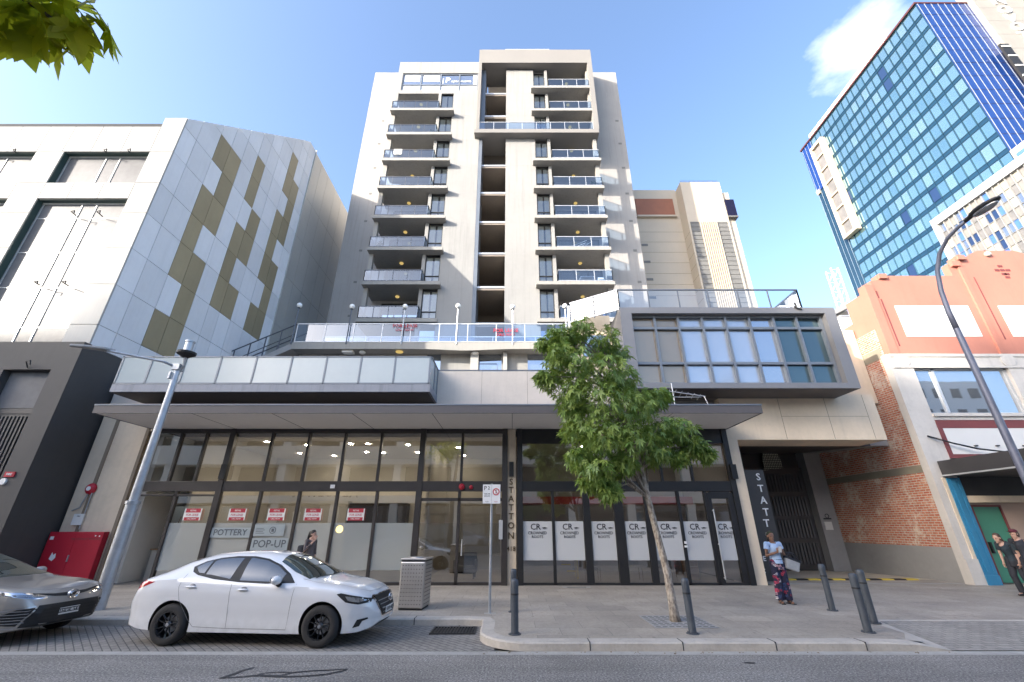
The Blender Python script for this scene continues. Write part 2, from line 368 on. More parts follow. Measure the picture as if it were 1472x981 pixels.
# ------------------------------------------------------------------ setting
MB().box(-1500,-1500,-.4,1500,1500,-.03).build('ground',m_ground,kind='structure')
def sheet(name,mat,pts,z): 
    b=MB(); b.add([(x,y,z if len(t)==0 else t[0]) for x,y,*t in pts],[tuple(range(len(pts)))]); return b.build(name,mat,kind='structure')
sheet('road',m_asph,[(-150,-1.2),(150,-1.2),(150,8.3),(-150,8.3)],0)
sheet('parking_bay',m_bay,[(-60,8.5),(-.3,8.5),(-.3,10.6),(-60,10.6)],0.0)
sheet('concrete_edge',m_edge,[(-60,8.3),(0.2,8.3),(0.2,8.5),(-60,8.5)],0.0)
sheet('gutter',m_edge,[(0.2,8.3),(60,8.3),(60,8.52),(0.2,8.52)],0.0)
# footpath (kerb top at .13)
KP=[(-60,10.5),(-1.0,10.5),(-.62,10.42),(-.6,10.2),(-.6,9.45)]
for i in range(1,9):
    a=math.pi+ (math.pi/2)*i/8; KP.append((.3+.9*math.cos(a),9.42+.92*math.sin(a)))
KP += [(6.2,8.5),(6.8,8.5),(7.3,8.51)]
def inset(path,d):
    out=[]
    for i,p in enumerate(path):
        a=Vector(path[max(i-1,0)]);b=Vector(path[min(i+1,len(path)-1)]); t=(b-a).normalized(); n=Vector((-t.y,t.x)); out.append((p[0]+n.x*d,p[1]+n.y*d))
    return out
k1=inset(KP,.26)
zt=[.13]*len(KP); zt[-1]=.014; zt[-2]=.11
kb=MB()
prof=[(0,0,-.2),(.0,.105,1),(.03,.128,1),(.26,.13,1)]
rings=[]
for i in range(len(KP)):
    f=zt[i]/.13
    rings.append([(inset(KP,d)[i][0],inset(KP,d)[i][1],z*f) for d,z,_ in prof])
vs=[p for r_ in rings for p in r_]; n=len(prof)
kb.add(vs,[(i*n+j,(i+1)*n+j,(i+1)*n+j+1,i*n+j+1) for i in range(len(KP)-1) for j in range(n-1)])
kb.build('kerb',m_kerb,kind='structure',smooth=False)
# kerb joints as thin dark grooves
kj=MB()
for x in [-6.9,-5.0,-3.2,-2.05]: kj.box(x-.008,10.493,0.01,x+.008,10.76,.1325)
for x in [1.3,2.85,4.4,5.9]: kj.box(x-.008,8.493,.01,x+.008,8.76,.1325)
kj.build('kerb_joints',m_joint,kind='structure')
fp=[(x,y,.128) for x,y in k1[:-2]]+[(6.8,8.76,.109),(7.22,9.3,.105),(7.25,10.3,.128),(60,10.3,.128),(60,16.02,.128),(15.2,16.02,.128),(15.2,17.5,.128),(8.6,17.5,.128),(8.6,16.02,.128),(-60,16.02,.128)]
b=MB(); b.add(fp,[tuple(range(len(fp)))]); fo=b.build('footpath',m_pave,kind='structure')
# driveway crossing: from the road up to the footpath
b=MB(); b.add([(6.7,8.53,.008),(60,8.53,.008),(60,10.22,.118),(6.9,10.22,.118)],[(0,1,2,3)]); b.build('crossing',m_pave2,kind='structure')
b=MB(); b.add([(7.28,10.22,.122),(60,10.22,.122),(60,10.34,.132),(7.26,10.34,.132)],[(0,1,2,3)])
b.add([(7.05,8.76,.075),(7.35,8.76,.03),(7.5,10.3,.132),(7.2,10.3,.137)],[(0,1,2,3)])
b.add([(6.78,8.75,.112),(7.06,8.75,.08),(7.24,9.32,.112)],[(0,1,2)])
b.add([(7.05,8.51,.05),(7.32,8.51,.012),(7.35,8.76,.03),(7.05,8.76,.075)],[(0,1,2,3)])
b.build('crossing_edge',m_kerb,kind='structure')
# strip of pale flush concrete towards the garage and the ramp floor
b=MB(); b.add([(8.6,16.2,.134),(15.2,16.2,.134),(15.2,16.5,.134),(8.6,16.5,.134)],[(0,1,2,3)]); b.build('flush_strip',m_edge,kind='structure')
b=MB(); b.add([(8.5,17.5,.13),(15.4,17.5,.13),(15.4,22.6,.02),(8.5,22.6,.02)],[(0,1,2,3)]); b.build('garage_ramp',m_ramp,kind='structure')
hump=MB()
for i in range(13):
    x0=8.9+i*.44; hump.prism([(17.35,.13),(17.42,.165),(17.66,.165),(17.73,.13)],'x',x0,x0+.44,i%2)
hump.build('speed_hump',[m_yellow,m_black],label='low yellow and black striped speed hump at the garage entrance',cat='speed hump',base=(11.7,17.5,.13))
sheet('opposite_footpath',m_pave,[(-150,-4.2),(150,-4.2),(150,-1.2),(-150,-1.2)],.004)
# tar crack sealing squiggle on the road
tar=MB()
def strip(pts,w):
    for i in range(len(pts)-1):
        a=Vector(pts[i]);c=Vector(pts[i+1]);t=(c-a).normalized();nn=Vector((-t.y,t.x))
        wa,wb=w[i],w[i+1]
        tar.quad((a.x-nn.x*wa,a.y-nn.y*wa,.005+i*1e-4),(c.x-nn.x*wb,c.y-nn.y*wb,.005+i*1e-4),(c.x+nn.x*wb,c.y+nn.y*wb,.005+i*1e-4),(a.x+nn.x*wa,a.y+nn.y*wa,.005+i*1e-4))
strip([(-3.98,7.12),(-3.9,7.3),(-3.86,7.5),(-3.78,7.62)],[.03,.04,.03,.02])
strip([(-3.95,7.14),(-3.7,7.2),(-3.5,7.26),(-3.3,7.22),(-3.1,7.2),(-2.85,7.22),(-2.6,7.3),(-2.42,7.46),(-2.38,7.54),(-2.6,7.5),(-2.9,7.45),(-3.1,7.38),(-3.2,7.26)],[.02,.03,.04,.05,.03,.025,.03,.025,.012,.02,.02,.025,.02])
strip([(-3.55,7.28),(-3.5,7.36),(-3.3,7.4),(-3.05,7.37)],[.02,.02,.02,.015])
tar.build('tar_seal',m_tar,kind='structure')
for (x,y,r_) in [(3.6,7.85,.06)]:
    b=MB(); pts=[(x+r_*(1.5+.4*random.random())*math.cos(a),y+r_*(.5+.3*random.random())*math.sin(a),.004) for a in [i*math.pi/5 for i in range(10)]]
    b.add(pts,[tuple(range(10))]); b.build('road_stain',m_tar,kind='structure')

# ------------------------------------------------------------------ left: white panel building
L=thing('panel_building','white panelled office block with bronze checkered side wall and charcoal base','building',(-18,14.5,0))
SX=-15.75
bd=MB()
# body (dark joints show between the panels); roof rises towards the back
bd.prism([(15.1,0),(34,0),(34,29.5),(25,29.45),(24,29.25),(15.1,20.4)],'x',-34,SX-.06)
bd.build('wall',m_joint,L)
fr=MB()
def pan(x0,z0,x1,z1,g=.012,y=14.5,d=.62): fr.box(x0+g,y,z0+g,x1-g,y+d,z1-g)
zs=[8.1,8.94,10.72,12.45,14.3,15.97,17.85,20.07]
for a,b_ in zip(zs,zs[1:]): pan(-16.83,a,SX,b_)
for x0,x1 in ((-22.1,-20.8),(-27.4,-26.1)):
    for a,b_ in zip(zs[:-1],zs[1:-1]): pan(x0,a,x1,b_)
for x0,x1 in zip([-27.4,-26.1,-24.8,-23.45,-22.1,-20.91,-19.58,-18.19],[-26.1,-24.8,-23.45,-22.1,-20.91,-19.58,-18.19,-16.83]): pan(x0,17.85,x1,19.48)
for x0,x1 in zip([-20.8,-19.53,-18.2,-26.1,-24.8,-23.4],[-19.53,-18.2,-16.83,-24.8,-23.4,-22.1]): pan(x0,15.07,x1,15.97)
fr.build('front_panels',m_white,L)
for (x0,x1) in ((-20.8,-16.83),(-26.1,-22.1)):
    for (z0,z1,tr) in ((15.97,17.85,[]),(8.15,15.07,[14.2,12.42,10.72,8.94])):
        fm=MB(); yw=14.76
        fm.box(x0,yw,z1-.1,x1,yw+.1,z1)
        for xm in (x0+.04,x0+1.77,x0+2.42,x1-.04): fm.box(xm-.022,yw+.02,z0,xm+.022,yw+.1,z1-.1)
        for t in tr: fm.box(x0,yw+.03,t-.016,x1,yw+.1,t+.016)
        w=fm.build('window',m_framew,L)
        MB().quad((x0,yw+.05,z0),(x1,yw+.05,z0),(x1,yw+.05,z1),(x0,yw+.05,z1)).build('pane',m_whitewin,w)
        rv=MB(); rv.box(x0,14.52,z0,x0+.02,yw,z1,0); rv.box(x0+.02,14.56,z1-.03,x1,yw,z1-.002,0)
        rv.build('reveal',[m_green,m_redr],w)
        # blinds behind the panes
        # small black bracket lamps
        for xm in (x0+1.9,x0+3.0):
            for zz in ([17.9] if not tr else [14.3,10.8]):
                hk=MB(); hk.tube([(xm,yw-.05,zz-.06),(xm,yw-.35,zz-.03),(xm+.2,yw-.4,zz-.03),(xm+.2,yw-.38,zz-.17)],.022,5); hk.build('bracket_lamp',m_black,w)
# side wall grid
ys=[14.56,15.35,16.55,17.42,18.38,19.45,20.3,21.25,22.45,23.3,24.15,25.1]
zr=[8.1,8.95,10.72,12.47,14.3,16,17.88,19.55,21.4,23,24.8,26.6,28.2,30]
gold={(2,7),(2,3),(2,4),(2,5),(2,1),(3,5),(3,6),(3,7),(3,1),(3,2),(3,3),(5,7),(5,8),(5,5),(5,4),(5,3),(6,5),(6,6),(6,3),(8,9),(8,10),(8,5),(8,6),(8,7),(8,3),(9,7),(9,8),(9,9),(9,3),(9,4),(9,5)}
sd=MB(); g=.011
def rooftop(y): return 20.07+ (y-14.55)*(29.4-20.07)/(24.0-14.55) if y<24 else 29.45+(y-24)*.03
for c in range(11):
    y0,y1=ys[c]+g,ys[c+1]-g
    for r_ in range(13):
        z0,z1=zr[r_]+g,zr[r_+1]-g
        poly=[(y0,z0),(y1,z0),(y1,z1),(y0,z1)]; out_=[]
        for i in range(4):
            p,q=poly[i],poly[(i+1)%4]; dp,dq=rooftop(p[0])-p[1],rooftop(q[0])-q[1]
            if dp>=0: out_.append(p)
            if dp*dq<0:
                tt=dp/(dp-dq); out_.append((p[0]+(q[0]-p[0])*tt,p[1]+(q[1]-p[1])*tt))
        if len(out_)<3 or max(p[1] for p in out_)-z0<.05: continue
        poly=out_
        jx=rng.uniform(-.004,.004); sd.prism(poly,'x',SX-.06,SX+jx,1 if (c,r_) in gold else 0)
sd.build('side_panels',[m_side,m_gold],L)
fd=MB()
fy=[25.12,26.3,27.6,29.2,30.6,32,33.9]
for c in range(6):
    for z0,z1 in ((8.1,10.7),(10.7,14.3),(14.3,17.9),(17.9,21.4),(21.4,25),(25,29.45)):
        o_=.012; 
        xa=SX+.05*(c); fd.add([(SX-.05,fy[c]+o_,z0+o_),(SX+.0,fy[c]+o_,z0+o_),(SX+.0,fy[c+1]-o_,z0+o_),(SX-.05,fy[c+1]-o_,z0+o_),(SX-.05,fy[c]+o_,z1-o_),(SX,fy[c]+o_,z1-o_),(SX,fy[c+1]-o_,z1-o_),(SX-.05,fy[c+1]-o_,z1-o_)],[(0,3,2,1),(4,5,6,7),(0,1,5,4),(1,2,6,5),(2,3,7,6),(3,0,4,7)])
fd.box(SX-.05,25.06,8,SX+.08,25.12,29.6)
fd.build('rear_side_panels',m_fold,L)
# charcoal base
X1=-15.72
each('base_wall',m_dark,L,[(-16.5,14.3,0,X1,14.6,8.13),(-34,14.3,0,-18.2,14.6,8.13),(-18.2,14.3,7.05,-16.5,14.6,8.13),(-18.2,14.3,0,-16.5,14.6,.6),(-34,14.6,0,X1,30,8.08)])
rc=MB(); rc.box(-18.15,14.555,.6,-16.52,14.598,5.5)
for i in range(12): rc.box(-18.1+i*.135,14.5,.7,-18.04+i*.135,14.555,5.4)
rc.box(-18.2,14.53,5.5,-16.5,14.598,5.68)
dw=rc.build('base_door',m_dark2,L)
MB().box(-18.18,14.56,5.7,-16.52,14.597,7.03).build('window_pane',m_whitewin,dw)
bk=MB(); bk.tube([(-17.35,14.29,7.1),(-17.35,14.15,7.3),(-17.15,14.1,7.32),(-17.12,14.12,7.15)],.02,6); bk.build('bracket_lamp',m_black,L)
for sx_,sz_ in ((-16.35,3.22),(-16.85,3.62)): MB().lathe([(.0,-.05),(.1,-.05),(.11,0),(.0,0)],(sx_,14.3,sz_),16,0,'y').build('strobe_light',m_signwh,L)
ab=MB(); ab.box(-16.4,14.26,3.36,-16.08,14.3,3.52); ab.build('alarm_box',m_red,L)
text('FIRE',m_signwh,L,(-16.24,14.255,3.44),.1)

# ------------------------------------------------------------------ apartment tower
T=thing('apartment_tower','tall pale grey apartment tower with glass balconies stacked either side of a dark recess','building',(0,29,0))
each('wall',m_wing,T,[(-14.12,29,0,-10.9,40,44.88),(7.5,29,0,10.7,40,44.9),(-10.9,29.004,0,-2.9,40,43.55),(-.55,29.004,0,7.5,40,44.4),(-2.9,31.6,0,-.55,40,44.4)])
mf=MB(); YF=27.1
mf.box(-5.46,YF,11,-2.9,29,39.1)         # left pier
mf.box(-10.95,YF,42.0,-2.9,29,43.62); mf.box(-10.95,YF,39.1,-2.9,29,39.55)
mf.box(-10.95,YF,39.55,-10.5,29,42); mf.box(-3.26,YF,39.55,-2.9,29,42)
mf.box(-6.86,YF,11,-6.6,29,39.1)
mf.box(-.55,YF,11,2.03,29,42.4)          # central pier
mf.box(3.1,YF,11,3.36,29,42.4)
mf.build('front_wall',m_tower,T)
# storey joint lines on the piers
jl=MB()
for k in range(9):
    z=15.0+3.02*k
    jl.box(-5.46,YF-.004,z,-2.9,YF,z+.02); jl.box(-.55,YF-.004,z,2.03,YF,z+.02)
jl.build('storey_joint',m_grey,T)
for k in range(8):
    BX(10.0,28.985,16.6+3.02*k,10.3,29.0,16.8+3.02*k).build('wall_vent',m_louv,T); BX(-12.6,28.985,16.6+3.02*k,-12.35,29.0,16.78+3.02*k).build('wall_vent',m_louv,T)
# portal frame at the top
pf=MB(); pf.box(-3.16,26.5,42.62,7.64,29,44.56); pf.box(-3.16,26.5,33.75,-2.88,29,42.62); pf.box(7.2,26.5,33.75,7.64,29,42.62)
pf.box(-3.29,26.45,33.25,7.58,29,33.68)
pf.build('portal_frame',m_portal,T)
each('plant_room',m_white,T,[(-.76,30,44.4,4.1,34,50.3),(-2.52,30,44.4,-1.9,31,49.9),(-1.9,30.2,44.4,-.76,31,49.75)])
# recessed galleries
ga=MB()
for k in range(-1,9):
    z=15.25+3.02*k
    if k==6: continue
    ga.box(-2.9,27.35,z-.28,-.55,31.6,z)
ga.box(-2.9,31.45,11,-.55,31.6,44)
ga.build('gallery',m_core,T)
gd=MB(); gd.box(-2.9,27.12,11,-2.62,29,33.25); gd.box(-2.88,27.2,33.7,-2.5,29,42.6); gd.build('service_duct',m_frameb,T)
gr=MB()
for k in range(-1,9):
    z=15.25+3.02*k
    if k==6: continue
    gr.box(-2.62,27.3,z-.12,-.56,27.35,z+.03)
gr.build('gallery_edge',m_raill,T)
# top-left window band
wb=MB()
for xm in (-10.46,-8.69,-6.82,-5.03,-3.3): wb.box(xm-.06,27.16,39.55,xm+.06,27.3,42)
for zz in (41.94,40.42): wb.box(-10.5,27.17,zz-.06,-3.26,27.29,zz+.06)
wt=wb.build('window',m_frameb,T)
MB().box(-10.5,27.24,40.48,-3.26,27.27,41.9).build('pane',m_winr,wt)
MB().box(-10.4,27.235,39.56,-3.3,27.27,40.36).build('spandrel',m_side,wt)
each('blind',m_signw,wt,[(-10.3,27.225,40.95,-8.85,27.238,41.85),(-8.5,27.225,40.95,-6.95,27.238,41.85),(-3.72,27.225,40.5,-3.36,27.238,41.85)])
text('P',m_signw,wt,(-6.15,27.22,41.1),1.0); text('apartments',m_signw,wt,(-4.85,27.22,41.0),.42); text('|',m_signw,wt,(-6.6,27.22,41.1),.8)

def railing(mb_r, mb_g, pts, z, h=1.0, step=1.2, r=.022, closed=False):
    for a,b_ in zip(pts,pts[1:]):
        a=Vector((a[0],a[1],z)); b_=Vector((b_[0],b_[1],z)); Ln=(b_-a).length; k=max(1,round(Ln/step))
        for i in range(k+1):
            p=a+(b_-a)*i/k; mb_r.box(p.x-r,p.y-r,z,p.x+r,p.y+r,z+h)
        d=(b_-a).normalized(); nn=Vector((-d.y,d.x,0))*r*1.2
        for (za,zb) in ((z+h-.05,z+h+.005),(z+.06,z+.1)):
            q=[a-nn,b_-nn,b_+nn,a+nn]
            mb_r.add([(p.x,p.y,za) for p in q]+[(p.x,p.y,zb) for p in q],[(0,3,2,1),(4,5,6,7),(0,1,5,4),(1,2,6,5),(2,3,7,6),(3,0,4,7)])
        mb_g.quad((a.x,a.y,z+.1),(b_.x,b_.y,z+.1),(b_.x,b_.y,z+h-.05),(a.x,a.y,z+h-.05))
def balcony(x0,x1,gx0,gx1,z,side,colx,rec):
    # slab, railing, ceiling lamp, column, sliding door behind
    s=BX(x0,26.5,z-.28,x1,29,z).build('balcony',m_slab,T)
    r_=MB(); g_=MB()
    railing(r_,g_,[(gx0,28.9),(gx0,26.58),(gx1,26.58),(gx1,28.9 if side=='R' else 27.15)] if side=='R' else [(gx0,28.9),(gx0,26.58),(gx1,26.58),(gx1,27.1)],z,1.0)
    if side=='R': 
        pass
    r_.build('railing',m_rail if side=='L' else m_raill,s); g_.build('glass_panel',m_railglass,s)
    lm=MB(); cx=(rec[0]+rec[1])/2; lm.ell((cx,28.2,z+2.66),.16,.16,.09,10); lm.build('ceiling_light',m_lampglow,s)
    BX(colx[0],27.0,z,colx[1],27.35,z+2.74).build('column',m_slab,s)
    d=MB(); 
    for xm in np.linspace(rec[0]+.55,rec[1]-.2,4): d.box(xm-.04,28.9,z,xm+.04,28.98,z+2.4)
    d.box(rec[0]+.5,28.9,z+2.36,rec[1]-.15,28.98,z+2.46); d.box(rec[0]+.5,28.9,z,rec[1]-.15,28.98,z+.06)
    dd=d.build('sliding_door',m_black,s)
    return s
def winstrip(x0,x1,z):
    f=MB(); f.box(x0,27.2,z,x0+.06,27.3,z+2.74); f.box(x1-.06,27.2,z,x1,27.3,z+2.74)
    for zz in (z+.03,z+.85,z+2.68): f.box(x0,27.2,zz-.035,x1,27.3,zz+.035)
    w=f.build('window',m_black,T)
    MB().quad((x0,27.25,z),(x1,27.25,z),(x1,27.25,z+2.74),(x0,27.25,z+2.74)).build('pane',m_clear,w)
    c=MB(); k=14; 
    for (a,b_) in ((x0+.05,x0+.02+(x1-x0)*.44),(x1-.02-(x1-x0)*.40,x1-.05)):
        for i in range(k):
            u0=a+(b_-a)*i/k; u1=a+(b_-a)*(i+1)/k
            c.quad((u0,27.36+(.05 if i%2 else 0),z+.05),(u1,27.36+(0 if i%2 else .05),z+.05),(u1,27.36+(0 if i%2 else .05),z+2.6),(u0,27.36+(.05 if i%2 else 0),z+2.6))
    c.build('curtain',m_curtain,w)
    MB().box(x0,28.2,z,x1,28.25,z+2.74).build('room_back',m_joint,w)
    return w
Z0=15.25; DZ=3.02
bL=balcony(-10.95,-5.25,-10.85,-6.65,Z0,'L',(-10.9,-10.6),(-10.6,-6.86))
MB().quad((-10.2,28.95,Z0),(-6.9,28.95,Z0),(-6.9,28.95,Z0+2.4),(-10.2,28.95,Z0+2.4)).build('pane',m_winr,bL)
wL=winstrip(-6.6,-5.46,Z0)
bR=balcony(1.77,7.5,3.4,7.38,Z0,'R',(7.08,7.38),(3.36,7.4))
MB().quad((3.9,28.95,Z0),(7.2,28.95,Z0),(7.2,28.95,Z0+2.4),(3.9,28.95,Z0+2.4)).build('pane',m_winr,bR)
wR=winstrip(2.03,3.1,Z0)
for k in range(1,9):
    if k<8:
        c=copy_tree(bL,T); c.location.z=DZ*k
        c=copy_tree(wL,T); c.location.z=DZ*k
    if k!=6:
        c=copy_tree(bR,T); c.location.z=DZ*k
        if k>6: c.location.y=.04
    c=copy_tree(wR,T); c.location.z=DZ*k+(.0 if k!=6 else .31)
# long balcony at the foot of the portal
r_=MB();g_=MB(); railing(r_,g_,[(-2.86,26.6),(7.15,26.6)],33.69,1.0,1.25); lb=r_.build('long_railing',m_raill,T); g_.build('glass_panel',m_railglass,lb)
bk=MB(); bk.quad((3.9,28.95,33.7),(7.2,28.95,33.7),(7.2,28.95,36.1),(3.9,28.95,36.1)); bk.build('sliding_door',m_winr,T)
lm=MB(); lm.ell((5.4,28.2,36.0),.16,.16,.09,10); lm.build('ceiling_light',m_lampglow,T)
for o in T.children:                       # rooms at terrace level
    pass
each('terrace_window',m_winr,T,[(-10.6,28.9,11.4,-6.9,28.96,14.6),(-6.55,27.25,11.4,-5.5,27.3,14.6),(2.05,27.25,11.4,3.08,27.3,14.6),(3.4,28.9,11.4,7.2,28.96,14.6)])
# cables / furniture on a few balconies
def white_table(x,y,z,label):
    t=thing('balcony_table',label,'table',(x,y,z)); tp=MB(); tp.box(-.5,-.3,.68,.5,.3,.72); tp.build('table_top',m_signw,t,local=True)
    for sx in (-.45,.45):
        for sy in (-.25,.25): BX(sx-.02,sy-.02,0,sx+.02,sy+.02,.68).build('leg',m_signw,t,local=True)
def balc_chair(x,y,z,label,mat):
    t=thing('balcony_chair',label,'chair',(x,y,z),group='chairs standing on the balconies'); BX(-.22,-.22,.4,.22,.22,.44).build('seat',mat,t,local=True); BX(-.22,.19,.44,.22,.22,.85).build('backrest',mat,t,local=True)
    for sx in (-.2,.2):
        for sy in (-.2,.2): BX(sx-.02,sy-.02,0,sx+.02,sy+.02,.4).build('leg',mat,t,local=True)
white_table(5.6,27.3,Z0+DZ*1,'white table behind the glass of the second balcony up on the right stack')
balc_chair(6.7,27.2,Z0+DZ*1,'white chair beside the white table on a right hand balcony',m_signw)
balc_chair(6.2,27.3,33.7,'pale chair behind the railing of the long upper balcony',m_beige)
balc_chair(4.0,27.2,Z0+DZ*8,'white chair on the topmost balcony inside the portal frame',m_signw)
# folded drying rack
t=thing('drying_rack','white folding drying rack leaning behind a right hand balcony railing','drying rack',(5.2,27.0,Z0+DZ*2))
b=MB()
for a,c in (((-.9,0,.25),(.6,0,.95)),((-.6,0,.0),(.7,0,.7)),((-.9,0,.25),(1.2,0,.3)),((0,0,.1),(1.0,0,.85)),((-.9,.3,.25),(.6,.3,.95))): b.tube([a,c],.02,5)
b.build('rack_frame',m_signw,t,local=True)
t=thing('air_conditioner','white air conditioner unit with round fan on a left hand balcony','air conditioner',(-9.8,27.5,Z0+DZ*4))
BX(-.45,-.2,0,.45,.2,.85).build('casing',m_signw,t,local=True,bevel=.02); MB().lathe([(.0,-.21),(.28,-.21),(.3,-.2),(.3,-.19)],(0,0,.42),20,0,'y').build('fan_grille',m_grey,t,local=True)

m_plant=M('plant_green',(.04,.11,.03),.7,var=.3,scale=12); m_terr=M('terracotta_pot',(.32,.13,.07),.8)
def plant(x,y,z,label,s_=1):
    t=thing('potted_plant',label,'plant',(x,y,z),group='potted plants on the balconies'); MB().lathe([(0,0),(.13*s_,0),(.18*s_,.3*s_),(.15*s_,.3*s_),(0,.27*s_)],(0,0,0),14).build('pot',m_terr,t,local=True)
    b=MB(); q=random.Random(int(x*100+z))
    for i in range(46):
        a=q.random()*6.28; r0=q.random()*.1; h=.3+q.random()*.5; l_=.14+q.random()*.12; e=.3+q.random()*.5
        p=(r0*math.cos(a),r0*math.sin(a),h*s_); d=(math.cos(a)*l_,math.sin(a)*l_); b.quad(p,(p[0]+d[0]*.5-d[1]*.25,p[1]+d[1]*.5+d[0]*.25,p[2]+l_*e),(p[0]+d[0],p[1]+d[1],p[2]+l_*.1),(p[0]+d[0]*.5+d[1]*.25,p[1]+d[1]*.5-d[0]*.25,p[2]+l_*e))
    b.build('foliage',m_plant,t,local=True); MB().tube([(0,0,.27*s_),(0,0,.5*s_)],.015,5).build('stem',m_terr,t,local=True)
plant(-10.2,27.0,Z0+DZ*2,'potted plant on a left balcony three levels above the terrace'); plant(-7.1,27.1,Z0+DZ*6,'potted plant on a left balcony near the top'); plant(6.8,27.0,Z0+DZ*4,'potted plant on a middle right balcony'); plant(4.2,27.1,Z0,'potted plant on the lowest right balcony')
balc_chair(-8.0,27.2,Z0+DZ*1,'dark chair on the second left balcony from the bottom',m_ink); balc_chair(-9.3,27.2,Z0+DZ*3,'pale wooden chair on a left balcony at mid height',m_wood); balc_chair(5.0,27.1,Z0+DZ*5,'dark chair on the right balcony under the portal',m_ink); balc_chair(-8.6,27.1,Z0+DZ*5,'white chair high on a left balcony',m_signw)
def towel(x,z,w,h,mat,label):
    t=thing('drying_towel',label,'towel',(x,26.55,z)); b=MB(); n=8
    for i in range(n): b.quad((-w/2+w*i/n,-.035+.01*(i%2),-h),(-w/2+w*(i+1)/n,-.035+.01*((i+1)%2),-h),(-w/2+w*(i+1)/n,-.03,0),(-w/2+w*i/n,-.03,0))
    b.quad((-w/2,-.03,0),(w/2,-.03,0),(w/2,.05,.005),(-w/2,.05,.005)); b.build('cloth',mat,t,local=True)
towel(-9.7,Z0+DZ*5+1.01,.7,.6,m_signwh,'white towel over the railing of an upper left balcony')
def ac(x,z,label):
    t=thing('air_conditioner',label,'air conditioner',(x,28.4,z)); BX(-.4,-.18,0,.4,.18,.8).build('casing',m_signwh,t,local=True,bevel=.02); MB().lathe([(.0,-.19),(.26,-.19),(.28,-.18)],(0,0,.42),20,0,'y').build('fan_grille',m_grey,t,local=True)
ac(-10.1,Z0+DZ*1,'white air conditioner at the back of the second lowest left balcony'); ac(-10.1,Z0+DZ*2,'white air conditioner at the back of the third lowest left balcony'); ac(6.7,Z0+DZ*3,'white air conditioner at the back of a middle right balcony')
# ------------------------------------------------------------------ podium with shops
PD=thing('podium_building','low shop podium with dark framed shopfronts, long flat canopy and projecting glass box','building',(0,16,.13))
XL=-15.6
each('cream_wall',m_cream,PD,[
 (XL,16,.1,-13.72,16.4,5.2),(XL,16.0,5.2,-2.95,16.4,6.25),(-.2,15.97,.13,.14,16.4,5.25),(8.02,15.95,.1,8.4,17.5,4.87),
 (8.02,15.995,4.87,14.05,17.4,6.62),(12.65,17.3,6.62,15.36,17.7,10.0),(2.55,16.35,7.62,4.2,19,10.25)])
bp=MB()
for x0,x1 in ((-15.05,-14.92),(-13.78,-13.66)): bp.box(x0,15.975,.13,x1,16.0,6.2)
bp.build('pier_border',m_creamd,PD)
b=MB(); b.box(-2.95,16.0,5.25,4.35,16.3,7.58); b.box(XL,16.05,6.25,-2.95,16.35,7.55); b.build('upper_wall',m_precast,PD)
# joints in the upper wall and beam
b=MB()
for x in (-1.2,.6,2.3): b.box(x,15.996,5.6,x+.012,16.0,7.58)
for x in (10.3,12.1,13.62): b.box(x,15.99,4.9,x+.014,15.994,6.6)
b.box(10.3,15.9905,5.75,13.62,15.9942,5.762)
b.build('wall_joint',m_creamd,PD)
# decks and hidden structure
b=MB(); b.box(XL,16.4,6.2,13.9,23,6.5); b.box(-12.4,22.0,11.04,4.1,27.05,11.42)
b.build('deck',m_slab,PD)
# terrace front fascia with a gently curved underside
tf=MB(); pts=[(-12.4,11.42),(4.1,11.42),(4.1,11.0)]
for i in range(25):
    x=4.1-16.5*i/24; pts.append((x, 11.02-.10*math.exp(-((x+2.6)/1.6)**2)+.0))
tf.prism(pts,'y',21.93,22.0); tf.build('terrace_fascia',m_slab,PD)
each('rear_wall',m_tower,PD,[(-12.3,22.75,6.5,-9.0,23.0,11.04),(-9.0,22.75,6.5,4.1,23.0,9.3)]+[(x0,22.75,9.3,x1,23.0,11.04) for x0,x1 in ((-9.0,-4.9),(-4.1,-2.3),(-.6,.9),(2.9,4.1))])
each('rear_window',m_winr,PD,[(x0,22.84,9.3,x1,22.9,11.04) for x0,x1 in ((-4.9,-4.1),(-2.3,-.6),(.9,2.9))])
each('column',m_white,PD,[(-2.35,22.35,6.5,-1.9,22.7,11.0),(-.5,22.35,6.5,-.28,22.6,11.0)])
b=MB(); b.box(-2.95,15.98,7.6,2.5,16.03,7.64)
for x in (-2.3,-.4,.4,1.5): b.box(x,16,7.58,x+.03,16.03,7.62)
b.tube([(-1.35,16.02,7.66),(-1.35,16.02,7.9),(-.6,16.02,7.9),(-.6,16.02,7.66)],.02,6)
b.build('parapet_rail',m_rail,PD)
lt=MB(); lt.box(-9.6,22.1,10.9,-9.0,22.5,11.03); lt.ell((-8.5,22.3,10.95),.18,.18,.1); lt.ell((-2.1,22.3,10.9),.22,.2,.1); lt.build('soffit_light',m_signwh,PD)
lt=MB(); lt.ell((-6.4,22.3,10.98),.22,.2,.07); lt.build('lit_soffit_light',m_lampglow,PD)
